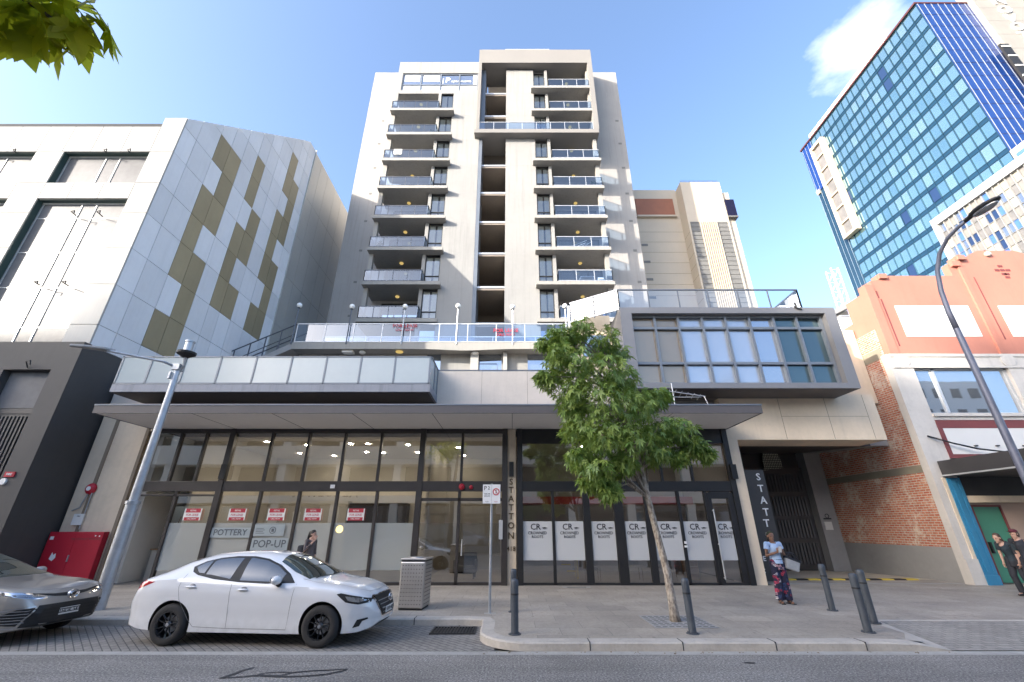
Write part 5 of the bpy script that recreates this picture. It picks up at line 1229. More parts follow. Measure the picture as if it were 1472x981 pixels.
b=MB(); q=random.Random(9)
for i in range(90):
    x=-.5+8*q.random() if i%3 else -9+8.5*q.random(); y=(8.42-.1*q.random()**2) if i%3 else 10.45-.12*q.random()**2
    a=q.random()*6.28; l_=.02+.03*q.random(); c_,s__=math.cos(a)*l_,math.sin(a)*l_; z=.004
    b.quad((x,y,z),(x+c_*.5-s__*.35,y+s__*.5+c_*.35,z+.012*q.random()),(x+c_,y+s__,z+.004),(x+c_*.5+s__*.35,y+s__*.5-c_*.35,z+.012*q.random()))
b.build('leaf_litter',M('dry_leaf',(.16,.10,.035),.8,var=.4,scale=30),kind='stuff')
# ------------------------------------------------------------------ cars
m_gap=M('panel_gap',(.16,.16,.165),.6)
def tab(t):
    xs=[a for a,_ in t]; ys=[b for _,b in t]
    def f(x):
        h=.035; return float(np.mean([np.interp(x+d,xs,ys) for d in (-h,-h/2,0,h/2,h)]))
    return f
def make_car(name,label,loc,rz,D):
    root=thing(name,label,'car',loc,rz,None); Lc=D['L']; cx=Lc/2
    zt=tab(D['zt']); zs=tab(D['zs']); zb=tab(D['zb']); w=tab(D['w']); kk=tab(D['k']); nn=tab(D['n'])
    xs=sorted(set([round(v,4) for v in list(np.linspace(0.004,.3,12))+list(np.linspace(.3,Lc-.4,64))+list(np.linspace(Lc-.4,Lc-.003,16))]))
    NS=13;NU=15
    def section(x):
        W=w(x);b=zb(x);s=zs(x);t=max(zt(x),s+.015);k=kk(x);n=nn(x); pts=[(0,b),(W*.5,b),(W*.86,b+.005)]
        for i in range(NS):
            u=i/(NS-1); y=W*(.925+.075*(1-(1-u)**2.4)) - .018*max(0,(u-.8)/.2)**2 + D.get('crease',.010)*math.exp(-((u-.78)/.07)**2) - .014*math.exp(-((u-.32)/.16)**2)
            pts.append((y,b+.02+(s-b-.02)*u))
        y1=pts[-1][0]
        for i in range(1,NU+1):
            ph=math.pi/2*i/NU; th=math.sin(ph)**(2/n*1.0); 
            # superellipse-like upper
            y=y1*(1-k*min(1,th))*max(0,math.cos(ph))**(2/max(n,2)) ; z=s+(t-s)*math.sin(ph)**(2/max(n*.7,2))
            pts.append((max(y,0),z))
        return pts
    rows=[]
    for x in xs:
        h=section(x); full=[(x-cx,-y,z) for y,z in h]+[(x-cx,y,z) for y,z in reversed(h[1:-1])]
        rows.append(full)
    n=len(rows[0]); mb=MB(); vs=[p for r_ in rows for p in r_]
    fs=[(i*n+j,i*n+(j+1)%n,(i+1)*n+(j+1)%n,(i+1)*n+j) for i in range(len(rows)-1) for j in range(n)]
    fs += [tuple(range(n-1,-1,-1)), tuple(range((len(rows)-1)*n,len(rows)*n))]
    mb.add(vs,fs)
    body=mb.build('body',[D['paint'],m_black],root,local=True,smooth=True,fix=True)
    bmx=bmesh.new(); bmx.from_mesh(body.data); bvh=BVHTree.FromBMesh(bmx); bmx.free()
    # wheel arches
    for sx in D['wx']:
        for sy in (-1,1):
            cut=MB(); R_=D['ar']; cut.prism([(sx-cx+R_*math.cos(a),D['wr']+R_*math.sin(a)) for a in [i*2*math.pi/40 for i in range(40)]],'y',sy*(D['hw']-.34),sy*(D['hw']+.1))
            co=cut.build('cutter',m_black,None,fix=True); co.parent=root
            md=body.modifiers.new('arch','BOOLEAN'); md.operation='DIFFERENCE'; md.object=co; md.solver='EXACT'
            co.data.polygons.foreach_set('material_index',[0]*len(co.data.polygons))
    dg=bpy.context.evaluated_depsgraph_get(); me=bpy.data.meshes.new_from_object(body.evaluated_get(dg)); 
    old=body.data; body.modifiers.clear(); body.data=me; me.materials.clear(); me.materials.append(D['paint']); me.materials.append(m_black)
    for c in [o for o in root.children if o.name.startswith('cutter')]: bpy.data.objects.remove(c)
    for p in me.polygons:
        c=p.center
        for sx in D['wx']:
            d=math.hypot(c.x-(sx-cx),c.z-D['wr'])
            if d<D['ar']+.004 and abs(c.y)<D['hw']-.0 and (d<D['ar']-.01 or abs(d-D['ar'])<.006) and (abs(p.normal.y)<.3 or abs(c.y)<D['hw']-.3): p.material_index=1
        p.use_smooth=True
    try: me.set_sharp_from_angle(angle=R(38))
    except Exception: pass
    def patch(name,poly,view,mat,parent=body,off=.004,res=.03,both=False,thick=0):
        """a piece of trim lying on the body: outline in the side (x,z), front (y,z) or top (x,y) view"""
        outs=[]
        for sgn in ((-1,1) if both else (-1,)):
            pl=[Vector(p) for p in poly]; dense=[]
            for a,c in zip(pl,pl[1:]+pl[:1]):
                k=max(1,int((c-a).length/res))
                dense += [a+(c-a)*i/k for i in range(k)]
            x0=min(p.x for p in dense);x1=max(p.x for p in dense);y0=min(p.y for p in dense);y1=max(p.y for p in dense)
            pts=[Vector((p.x,p.y)) for p in dense]; nb=len(pts); 
            gx=np.arange(x0+res*.5,x1,res); gy=np.arange(y0+res*.5,y1,res)
            def inside(p):
                c=False; j=nb-1
                for i in range(nb):
                    a,b_=dense[i],dense[j]
                    if (a.y>p[1])!=(b_.y>p[1]) and p[0]<(b_.x-a.x)*(p[1]-a.y)/(b_.y-a.y)+a.x: c=not c
                    j=i
                return c
            for gx_ in gx:
                for gy_ in gy:
                    if inside((gx_,gy_)) and min((Vector((gx_,gy_))-q).length for q in dense)>res*.4: pts.append(Vector((gx_,gy_)))
            r_=geometry.delaunay_2d_cdt(pts,[(i,(i+1)%nb) for i in range(nb)],[],1,1e-5)
            vv=[];ok=[]
            for p in r_[0]:
                if view=='side': o_=Vector((p.x-cx,sgn*3,p.y)); d=Vector((0,-sgn,0))
                elif view=='front': o_=Vector((4,p.x*sgn*-1,p.y)); d=Vector((-1,0,0))
                elif view=='rear': o_=Vector((-4,p.x*sgn*-1,p.y)); d=Vector((1,0,0))
                else: o_=Vector((p.x-cx,p.y*sgn*-1,4)); d=Vector((0,0,-1))
                hit=bvh.ray_cast(o_,d)
                if hit[0] is None: vv.append(o_+d*3); ok.append(False)
                else: vv.append(hit[0]+hit[1]*off if hit[1].dot(d)<0 else hit[0]-hit[1]*off); ok.append(True)
            faces=[f for f in r_[2] if all(ok[i] for i in f)]
            m2=MB(); m2.add(vv,faces); o=m2.build(name,mat,parent,local=True,smooth=True); outs.append(o)
        return outs
    def seam(pts,view='side',wd=.0035,both=True):
        pl=[Vector(p) for p in pts]
        left=[];right=[]
        for i,p in enumerate(pl):
            t=(pl[min(i+1,len(pl)-1)]-pl[max(i-1,0)]).normalized(); nn_=Vector((-t.y,t.x)); left.append(p+nn_*wd); right.append(p-nn_*wd)
        patch('panel_gap',left+right[::-1],view,m_gap,off=.0025,both=both,res=.06)
    D['build'](patch,seam,root,body,cx)
    # wheels
    for sx in D['wx']:
        for sy in (-1,1):
            r0=D['wr']; wd=.21; yo=sy*(D['hw']-.015)
            tb=MB(); tb.lathe([(r0-.11,-.0),(r0-.06,-.012),(r0-.02,.005),(r0,.03),(r0+.001,wd*.5),(r0,wd-.03),(r0-.02,wd),(r0-.11,wd)],(0,0,0),40,0,'y')
            if sy>0:
                for i,v in enumerate(tb.v): tb.v[i]=(v[0],-v[1],v[2])
            wh=tb.build('wheel',m_rubber,root,local=True,smooth=True); wh.location=(sx-cx,yo,r0)
            rm=MB(); s=1 if sy<0 else -1
            ri=r0-.108
            rm.lathe([(ri+.003,0),(ri+.004,s*.015),(ri-.012,s*.02),(ri-.02,s*.09),(ri-.03,s*.17),(0,s*.17)],(0,0,0),36,0,'y')
            rimo=rm.build('rim',D.get('well',m_rimb),wh,local=True,smooth=True)
            sm=MB()
            ns=D['spokes']
            for i in range(ns):
                a=2*math.pi*i/ns+.3+(0.05 if i%2 else -.05)
                ca,sa=math.cos(a),math.sin(a)
                def pt(r_,t,y): return (r_*ca-t*sa,s*y,r_*sa+t*ca)
                w0,w1=.013,.02
                sm.add([pt(.04,-w0,.05),pt(ri,-w1*.7,.018),pt(ri,w1*.7,.018),pt(.04,w0,.05),pt(.04,-w0*.5,.028),pt(ri,-w1*.25,.004),pt(ri,w1*.25,.004),pt(.04,w0*.5,.028)],[(0,1,2,3),(4,7,6,5),(0,4,5,1),(3,2,6,7),(1,5,6,2),(0,3,7,4)])
            sm.lathe([(0,s*.018),(.045,s*.02),(.06,s*.035),(.062,s*.06)],(0,0,0),20,0,'y'); sm.lathe([(ri,s*.0),(ri-.02,s*.004),(ri-.022,s*.02)],(0,0,0),36,0,'y')
            sm.build('spokes',m_spoke if D['rim'] is m_rimb else D['rim'],wh,local=True)
            cp=MB(); cp.lathe([(0,s*.012),(.028,s*.013),(.03,s*.02)],(0,0,0),16,0,'y'); cp.build('hub_cap',m_chrome,wh,local=True)
            ds=MB(); ds.lathe([(0,s*.1),(.13,s*.1),(.13,s*.12)],(0,0,0),24,0,'y'); ds.build('brake_disc',m_rims,wh,local=True)
    ub=MB(); ub.box(-cx+.5,-D['hw']+.2,D['zu'],cx-.5,D['hw']-.2,D['zu']+.1); ub.build('underbody',m_black,root,local=True)
    return root
def mirror(root,x,y,z,paintm,cx,s):
    b=MB(); b.ell((x-cx,s*(y+.1),z),.085,.12,.075,14); o=b.build('wing_mirror',paintm,root,local=True,smooth=True)
    q=MB(); q.tube([(x-cx+.03,s*(y-.06),z-.12),(x-cx+.02,s*(y+.05),z-.06)],[.035,.05],8); q.build('mirror_foot',m_black,o,local=True)
    q=MB(); q.lathe([(0,-.062),(.055,-.062),(.06,-.055)],(0,0,0),16,0,'x'); g=q.build('mirror_glass',m_chrome,o,local=True); g.location=(x-cx-.018,s*(y+.1),z); g.scale=(1,1.5,.9)
def handle(root,body,x,z,y,cx,paintm):
    for s in (-1,1):
        b=MB(); b.ell((x-cx,s*y,z),.105,.022,.018,12); b.build('door_handle',paintm,root,local=True,smooth=True)
        b=MB(); b.ell((x-cx+.02,s*(y-.012),z+.025),.05,.01,.022,12); b.build('handle_recess',m_grey,root,local=True,smooth=True)
m_wpaint=paint('white_paint',(.74,.74,.75),.25); m_gpaint=paint('grey_brown_paint',(.38,.35,.32),.3,.35)
def white_parts(patch,seam,root,body,cx):
    dlo=[(1.06,1.205),(1.22,1.292),(1.45,1.345),(1.75,1.375),(2.1,1.375),(2.4,1.335),(2.7,1.235),(2.95,1.10),(3.12,.965),(2.6,.955),(2.1,.975),(1.6,1.02),(1.25,1.08),(1.12,1.13)]
    patch('window_surround',dlo,'side',m_black,off=.003,both=True)
    q=[(1.4,1.09),(1.5,1.085),(1.9,1.02),(1.93,1.345),(1.7,1.345),(1.46,1.32),(1.405,1.3)]
    patch('rear_window',q,'side',m_cglass,off=.007,both=True)
    patch('quarter_window',[(1.13,1.2),(1.24,1.27),(1.365,1.305),(1.355,1.105),(1.25,1.115)],'side',m_cglass,off=.007,both=True)
    patch('front_window',[(2.09,1.0),(2.84,.975),(2.88,1.1),(2.66,1.22),(2.4,1.305),(2.06,1.35)],'side',m_cglass,off=.007,both=True)
    patch('windscreen',[(2.66,-.56),(2.62,0),(2.66,.56),(3.0,.66),(3.32,.70),(3.42,.42),(3.46,0),(3.42,-.42),(3.32,-.70),(3.0,-.66)],'top',m_wind,off=.005,res=.05)
    patch('rear_screen',[(.42,-.5),(.40,0),(.42,.5),(.8,.52),(1.0,.5),(1.03,0),(1.0,-.5),(.8,-.52)],'top',m_wind,off=.005,res=.05)
    patch('wiper',[(3.38,-.6),(3.45,-.1),(3.47,.5),(3.485,.5),(3.465,-.1),(3.395,-.62)],'top',m_black,off=.012,res=.05)
    seam([(1.98,1.0),(2.0,.7),(2.02,.28)]); seam([(1.05,1.1),(1.02,.9),(1.08,.7),(1.3,.4),(1.42,.29),(2.02,.27),(3.1,.26),(3.13,.6),(3.16,.95)]);
    seam([(3.22,-.74),(3.55,-.72),(4.2,-.58),(4.36,-.4),(4.4,0),(4.36,.4),(4.2,.58),(3.55,.72),(3.22,.74)],'top',both=False)
    patch('headlight',[(3.93,.80),(4.0,.815),(4.3,.755),(4.47,.70),(4.47,.655),(4.3,.635),(4.1,.675)],'side',m_black,off=.004,both=True)
    patch('headlight_lens',[(4.08,.765),(4.3,.735),(4.42,.69),(4.3,.665),(4.14,.695)],'side',m_lens,off=.008,both=True)
    patch('tail_light',[(.085,.93),(.19,.985),(.30,.992),(.52,.975),(.36,.91),(.19,.85),(.085,.845)],'side',m_tail,off=.005,both=True)
    patch('fog_lamp_recess',[(4.24,.28),(4.30,.40),(4.45,.425),(4.46,.40),(4.38,.375),(4.34,.30)],'side',m_black,off=.004,both=True)
    patch('grille_surround',[(-.52,.715),(-.45,.74),(.45,.74),(.52,.715),(.38,.44),(.3,.37),(-.3,.37),(-.38,.44)],'front',m_chrome,off=.006)
    patch('grille',[(-.44,.725),(.44,.725),(.34,.45),(.27,.4),(-.27,.4),(-.34,.45)],'front',m_black,off=.012)
    for i in range(4):
        z=.45+.06*i; h=.29+.035*i; patch('grille_bar',[(-h,z),(h,z),(h,z+.012),(-h,z+.012)],'front',m_grey,off=.02)
    patch('lower_intake',[(-.42,.29),(.42,.29),(.34,.22),(-.34,.22)],'front',m_black,off=.006)
    q=MB(); q.lathe([(.05,0),(.07,.006),(.072,-.01)],(0,0,0),20,0,'x'); e=q.build('badge',m_chrome,root,local=True); e.location=(2.335,0,.665); e.scale=(1,1.2,1)
    q=MB(); q.tube([(2.34,-.06,.69),(2.34,0,.65),(2.34,.06,.69)],.008,5); q.build('badge_wing',m_chrome,root,local=True)
    q=MB(); q.box(2.325,-.19,.43,2.335,.19,.53); p=q.build('number_plate',m_signwh,root,local=True); text('1GHF 482',m_ink,p,(2.338,0,.48),.085,rot=Matrix.Rotation(R(90),4,'Z'),local=True,extrude=.001)
    q=MB(); q.box(-2.33,-.19,.62,-2.3,.19,.72); q.build('rear_number_plate',m_signwh,root,local=True)
    for s in (-1,1): mirror(root,2.83,.84,1.02,m_wpaint,cx,s)
    handle(root,body,1.25,.905,.905,cx,m_wpaint); handle(root,body,2.22,.865,.908,cx,m_wpaint)
    patch('sill',[(1.4,.215),(3.15,.2),(3.15,.25),(1.4,.26)],'side',m_wpaint,off=.012,both=True)
WHITE=dict(L=4.60,hw=.895,wr=.318,ar=.375,wx=(.97,3.70),zu=.2,paint=m_wpaint,rim=m_rimb,spokes=10,
  zt=[(0,.58),(.05,.72),(.12,.88),(.17,1.01),(.22,1.06),(.32,1.09),(.5,1.165),(.85,1.32),(1.25,1.42),(1.75,1.457),(2.2,1.455),(2.55,1.42),(2.85,1.33),(3.15,1.19),(3.42,1.04),(3.55,1.0),(3.9,.955),(4.2,.885),(4.4,.79),(4.52,.68),(4.6,.50)],
  zs=[(0,.52),(.1,.72),(.2,.94),(.35,.985),(.9,1.02),(1.5,.99),(2.2,.95),(3.0,.925),(3.5,.905),(4.0,.84),(4.3,.755),(4.5,.62),(4.6,.46)],
  zb=[(0,.38),(.12,.28),(.4,.22),(.9,.19),(3.8,.175),(4.3,.19),(4.5,.24),(4.6,.33)],
  w=[(0,.55),(.04,.68),(.12,.77),(.3,.845),(.65,.885),(1.0,.893),(3.6,.893),(3.95,.875),(4.2,.82),(4.4,.71),(4.52,.58),(4.6,.38)],
  k=[(0,.04),(.3,.06),(.6,.16),(1.0,.24),(1.5,.27),(2.6,.27),(3.1,.2),(3.45,.08),(3.6,.03),(4.6,.02)],
  n=[(0,2.2),(.4,2.4),(.9,3.4),(1.4,3.8),(2.5,3.8),(3.1,3.2),(3.5,2.5),(3.8,2.4),(4.6,2.2)],build=white_parts)
make_car('white_sedan','white sedan with black alloy wheels parked in the brick paved bay',(-4.68,9.60,0.0),R(-3),WHITE)
def grey_parts(patch,seam,root,body,cx):
    patch('window_surround',[(1.0,1.1),(1.3,1.29),(1.7,1.35),(2.2,1.36),(2.6,1.32),(3.0,1.16),(3.3,.97),(2.6,.97),(1.6,1.02)],'side',m_black,off=.003,both=True)
    patch('rear_window',[(1.3,1.08),(1.95,1.03),(1.98,1.325),(1.7,1.325),(1.42,1.28)],'side',m_cglass,off=.007,both=True)
    patch('front_window',[(2.12,1.01),(2.98,.99),(2.85,1.16),(2.55,1.28),(2.1,1.33)],'side',m_cglass,off=.007,both=True)
    patch('windscreen',[(2.72,-.58),(2.68,0),(2.72,.58),(3.1,.68),(3.5,.72),(3.62,.42),(3.66,0),(3.62,-.42),(3.5,-.72),(3.1,-.68)],'top',m_wind,off=.005,res=.05)
    patch('rear_screen',[(.55,-.52),(.52,0),(.55,.52),(1.15,.5),(1.2,0),(1.15,-.5)],'top',m_wind,off=.005,res=.05)
    seam([(2.03,1.0),(2.05,.3)]); seam([(3.25,.95),(3.22,.6),(3.2,.28)])
    seam([(3.45,-.78),(3.8,-.76),(4.5,-.66),(4.68,-.4),(4.72,0),(4.68,.4),(4.5,.66),(3.8,.76),(3.45,.78)],'top',both=False)
    patch('headlight',[(.92,.80),(.86,.83),(.6,.79),(.42,.725),(.44,.695),(.62,.70),(.8,.745)],'front',m_chrome,off=.006,both=True,res=.04)
    patch('headlight_lens',[(.87,.79),(.6,.765),(.47,.72),(.62,.715),(.8,.755)],'front',m_lens,off=.011,both=True,res=.04)
    patch('upper_grille',[(-.62,.79),(-.3,.755),(0,.75),(.3,.755),(.62,.79),(.62,.775),(.3,.715),(0,.685),(-.3,.715),(-.62,.775)],'front',m_black,off=.006)
    patch('lower_grille',[(-.56,.60),(.56,.60),(.66,.42),(.7,.28),(-.7,.28),(-.66,.42)],'front',m_black,off=.006)
    for i in range(5):
        z=.32+.055*i; patch('grille_bar',[(-.63,z),(.63,z),(.63,z+.014),(-.63,z+.014)],'front',m_blackm,off=.02)
    patch('side_intake',[(.60,.575),(.78,.56),(.84,.5),(.86,.34),(.72,.31),(.68,.42)],'front',m_black,off=.007,both=True,res=.035)
    for i in range(5):
        z=.35+.045*i; patch('intake_bar',[(.66,z),(.92-.012*i,z),(.92-.012*i,z+.013),(.66,z+.013)],'front',m_lens,off=.014,both=True)
    patch('intake_trim',[(.6,.60),(.82,.585),(.93,.52),(.985,.33),(.97,.29),(.72,.265),(.72,.285),(.95,.315),(.9,.5),(.81,.565),(.6,.58)],'front',m_rims,off=.012,both=True,res=.03)
    q=MB(); q.lathe([(.07,0),(.085,.008),(.09,-.02)],(0,0,0),24,0,'x'); e=q.build('badge',m_chrome,root,local=True); e.location=(2.42,0,.72); e.scale=(1,1.25,.85)
    q=MB(); q.lathe([(.03,.006),(.042,.01),(.05,0)],(0,0,0),16,0,'x'); e=q.build('badge_ring',m_chrome,root,local=True); e.location=(2.425,0,.73); e.scale=(1,1.5,.8)
    q=MB(); q.box(2.435,-.19,.40,2.448,.19,.51); p=q.build('number_plate',m_signwh,root,local=True); text('1HDK 543',m_ink,p,(2.451,0,.455),.09,rot=Matrix.Rotation(R(90),4,'Z'),local=True,extrude=.001)
    for s in (-1,1): mirror(root,2.98,.88,1.03,m_gpaint,cx,s)
    handle(root,body,1.35,.9,.92,cx,m_gpaint); handle(root,body,2.35,.88,.925,cx,m_gpaint)
GREY=dict(L=4.885,hw=.92,wr=.335,ar=.39,wx=(1.0,3.93),zu=.2,paint=m_gpaint,rim=m_rims,spokes=10,crease=.016,
  zt=[(0,.6),(.06,.8),(.14,1.0),(.3,1.07),(.6,1.1),(1.1,1.32),(1.5,1.42),(1.9,1.447),(2.3,1.44),(2.65,1.40),(3.0,1.27),(3.35,1.12),(3.62,1.02),(3.75,1.0),(4.2,.955),(4.55,.89),(4.75,.80),(4.84,.71),(4.885,.54)],
  zs=[(0,.5),(.1,.8),(.3,.98),(1.0,1.0),(2.0,.97),(3.0,.94),(3.7,.90),(4.2,.86),(4.55,.80),(4.75,.71),(4.885,.48)],
  zb=[(0,.38),(.15,.28),(.5,.2),(4.0,.19),(4.5,.2),(4.75,.24),(4.885,.30)],
  w=[(0,.6),(.05,.74),(.15,.83),(.4,.9),(1.0,.92),(3.9,.92),(4.3,.905),(4.55,.86),(4.72,.77),(4.83,.64),(4.885,.5)],
  k=[(0,.04),(.4,.08),(1.0,.22),(1.5,.26),(2.6,.26),(3.2,.2),(3.6,.07),(3.8,.03),(4.885,.02)],
  n=[(0,2.2),(.5,2.4),(1.1,3.4),(1.5,3.8),(2.5,3.8),(3.2,3.2),(3.65,2.5),(3.9,2.4),(4.885,2.3)],build=grey_parts)
make_car('grey_sedan','dark grey brown sedan nosing into the frame behind the white sedan',(-10.85,9.5,0.0),R(-2),GREY)

# ------------------------------------------------------------------ people
m_skinb=M('skin_brown',(.23,.115,.07),.55,var=.05,obj=True); m_skinl=M('skin_light',(.50,.30,.22),.55,var=.05,obj=True)
def remesh(o,vox,smooth=2):
    md=o.modifiers.new('r','REMESH'); md.mode='VOXEL'; md.voxel_size=vox; md.use_smooth_shade=True
    if smooth: s=o.modifiers.new('s','SMOOTH'); s.iterations=smooth; s.factor=.5
    dg=bpy.context.evaluated_depsgraph_get(); me=bpy.data.meshes.new_from_object(o.evaluated_get(dg)); mats=list(o.data.materials); o.modifiers.clear(); o.data=me
    me.materials.clear()
    for m_ in mats: me.materials.append(m_)
    return o
def limb(mb,pts,rs,n=12):
    mb.tube(pts,rs,n); 
    for p,r_ in zip(pts,rs): 
        rr=min(r_) if isinstance(r_,tuple) else r_
        mb.ell(p,rr,rr,rr,10)
def hand(mb,w,d,up,curl=.5,s=1.0,side=1):
    """palm, four unequal curled fingers and a thumb from the side of the palm; w wrist, d direction, up back-of-hand normal"""
    w=Vector(w); d=Vector(d).normalized(); up=Vector(up); up=(up-d*up.dot(d)).normalized(); x=d.cross(up)*side
    for k in range(4):
        o_=x*(.03-.02*k)*s; L_=[.062,.072,.067,.052][k]*s
        base=w+d*.085*s+o_; mb.tube([w+d*.01*s+o_*.6,base],[(.014*s,.013*s)]*2,8)
        p1=base+(d*math.cos(curl*.5)-up*math.sin(curl*.5))*L_*.5; p2=p1+(d*math.cos(curl*1.4)-up*math.sin(curl*1.4))*L_*.35; p3=p2+(d*math.cos(curl*2.1)-up*math.sin(curl*2.1))*L_*.25
        limb(mb,[base,p1,p2,p3],[.0098*s,.0092*s,.0085*s,.0075*s],8)
    mb.ell(w+d*.045*s,.03*s,.03*s,.03*s,10)
    b=w+d*.03*s+x*.03*s; q=b+(d*.6+x*.6-up*.3).normalized()*.038*s; limb(mb,[w+d*.012*s+x*.012*s,b,q,q+(d*.9-up*.5).normalized()*.03*s],[.014*s,.0125*s,.0105*s,.009*s],8)
def person(name,label,loc,rz,J,skin,parts):
    """J: joints in metres, the figure faces -Y. one continuous body, clothes as children"""
    t=thing(name,label,'person',loc,rz)
    b=MB()
    pel,ch,nk,hd=Vector(J['pelvis']),Vector(J['chest']),Vector(J['neck']),Vector(J['head'])
    b.tube([pel-Vector((0,0,.08)),pel,(pel*2+ch)/3,ch,ch+(nk-ch)*.6,nk],[(.15,.10),(.16,.105),(.125,.09),(.155,.10),(.13,.08),(.055,.055)],16)
    b.tube([nk-Vector((0,0,.05)),nk,hd-Vector((0,0,.07))],[.06,.053,.05],12)
    f=Vector(J.get('face',(0,-1,0))).normalized(); sd=f.cross(Vector((0,0,1))).normalized(); u=sd.cross(f)
    def hp(a,c,e): return hd+sd*a+f*c+u*e
    b.ell(tuple(hp(0,-.012,.03)),.076,.09,.098,16); b.ell(tuple(hp(0,.02,-.035)),.058,.068,.085,14)
    b.tube([hp(0,.082,.02),hp(0,.105,-.018),hp(0,.088,-.03)],[.008,.016,.012],8)
    b.ell(tuple(hp(0,.083,-.062)),.024,.011,.009,10); b.ell(tuple(hp(0,.075,-.1)),.026,.02,.018,10)
    for s in (-1,1):
        b.ell(tuple(hp(.077*s,-.01,.0)),.014,.022,.032,10); b.ell(tuple(hp(.032*s,.075,.028)),.024,.016,.01,8)
    for sd_ in ('L','R'):
        sh,el,wr=[Vector(J[k+sd_]) for k in ('sh','el','wr')]; hi,kn,an,to=[Vector(J[k+sd_]) for k in ('hip','kn','an','toe')]
        limb(b,[ch+(sh-ch)*.6+Vector((0,0,.03)),sh,(sh+el)/2,el,(el+wr)/2,wr],[.06,.052,.043,.036,.034,.024])
        hv=J.get('hand'+sd_,(0,0,-1)); hand(b,wr,hv,J.get('hup'+sd_,(0,-1,.01)),J.get('curl',.5),1.0,1 if sd_=='L' else -1)
        limb(b,[pel+(hi-pel)*.7,hi-Vector((0,0,.04)),(hi+kn)/2,kn,(kn*.6+an*.4),an],[.085,.085,.07,.052,.052,.035])
        limb(b,[an+Vector((0,.03,-.03)),an+(to-an)*.5+Vector((0,0,-.015)),to],[.034,.034,.024])
    o=b.build('body',skin,t,local=True); remesh(o,.0085)
    e=MB()
    for s in (-1,1): e.ell(tuple(hp(.031*s,.083,.012)),.011,.006,.006,8)
    e.build('eye',m_ink,t,local=True)
    for nm,mat,fn,vox in parts:
        q=MB(); fn(q,J,hp); oo=q.build(nm,mat,t,local=True)
        if vox: remesh(oo,vox,3)
    return t
V3=Vector
def shirt(ext=.45,sl=.55):
    def fn(q,J,hp):
        pel,ch,nk=V3(J['pelvis']),V3(J['chest']),V3(J['neck'])
        q.tube([pel+V3((0,0,ext*.1-.07)),pel+V3((0,0,.05)),(pel*2+ch)/3+V3((0,0,.05)),ch,ch+(nk-ch)*.62,nk-V3((0,0,.035))],[(.178,.128),(.17,.122),(.15,.112),(.18,.125),(.155,.1),(.07,.068)],18)
        for s in ('L','R'):
            sh,el,wr=V3(J['sh'+s]),V3(J['el'+s]),V3(J['wr'+s])
            pts=[ch+(sh-ch)*.5+V3((0,0,.04)),sh]; rs=[.07,.068]
            if sl<=1: pts+= [sh+(el-sh)*sl]; rs+=[.066]
            else: pts+=[el,el+(wr-el)*(sl-1)]; rs+=[.056,.043]
            q.tube(pts,rs,14); q.ell(sh,.066,.066,.066)
    return fn
def trousers(flare=.075,top=.03):
    def fn(q,J,hp):
        pel=V3(J['pelvis']); q.tube([pel+V3((0,0,top)),pel-V3((0,0,.06)),pel-V3((0,0,.16))],[(.168,.118),(.18,.13),(.165,.125)],18)
        for s in ('L','R'):
            hi,kn,an=V3(J['hip'+s]),V3(J['kn'+s]),V3(J['an'+s])
            q.tube([hi+V3((0,0,.02)),(hi+kn)/2,kn,(kn+an)/2,an+V3((0,0,-.0))],[.105,.098,.07+flare*.25,.055+flare*.5,.05+flare*.6],14); q.ell(hi,.105,.105,.105)
    return fn
def hair(style,col=None):
    def fn(q,J,hp):
        q.ell(tuple(hp(0,-.028,.05)),.085,.09,.088,16)
        for s in (-1,1): q.ell(tuple(hp(.055*s,-.03,.0)),.035,.055,.07,10)
        q.ell(tuple(hp(0,-.06,-.02)),.07,.05,.09,12)
        if style=='long': q.tube([hp(0,-.06,0),hp(.0,-.085,-.14),hp(0,-.08,-.3)],[(.07,.05),(.075,.045),(.04,.03)],12)
        if style=='tail': q.tube([hp(0,-.085,.06),hp(0,-.14,.03),hp(0,-.15,-.12),hp(0,-.12,-.28)],[.035,.045,.04,.015],10)
    return fn
def shoes(w=.046):
    def fn(q,J,hp):
        for s in ('L','R'):
            an,to=V3(J['an'+s]),V3(J['toe'+s]); q.tube([an+V3((0,.06,-.05)),an+V3((0,.0,-.045)),(an+to)/2+V3((0,0,-.025)),to+V3((0,-.02,-.005))],[(.04,.03),(.046,.04),(w,.034),(w*.8,.02)],12)
            q.ell(an,.045,.05,.05)
    return fn
def sandals(q,J,hp):
    for s in ('L','R'):
        an,to=V3(J['an'+s]),V3(J['toe'+s]); c=(an+to)/2; d=(to-an); d.z=0; d.normalize(); n=V3((-d.y,d.x,0))
        a=V3((an.x,an.y,0))-d*.07; b_=V3((to.x,to.y,0))+d*.045
        q.prism([(a.x+n.x*.035,a.y+n.y*.035),(a.x-n.x*.035,a.y-n.y*.035),(b_.x-n.x*.045,b_.y-n.y*.045),(b_.x+n.x*.045,b_.y+n.y*.045)],'z',.0,.016)
        q.tube([c-n*.05+d*.02+V3((0,0,-c.z+.02)),c+d*.03+V3((0,0,.015)),c+n*.05+d*.02+V3((0,0,-c.z+.02))],.012,6); q.tube([an-n*.045+V3((0,0,-.02)),an-d*-.045+V3((0,0,.0)),an+n*.045+V3((0,0,-.02))],.01,6)
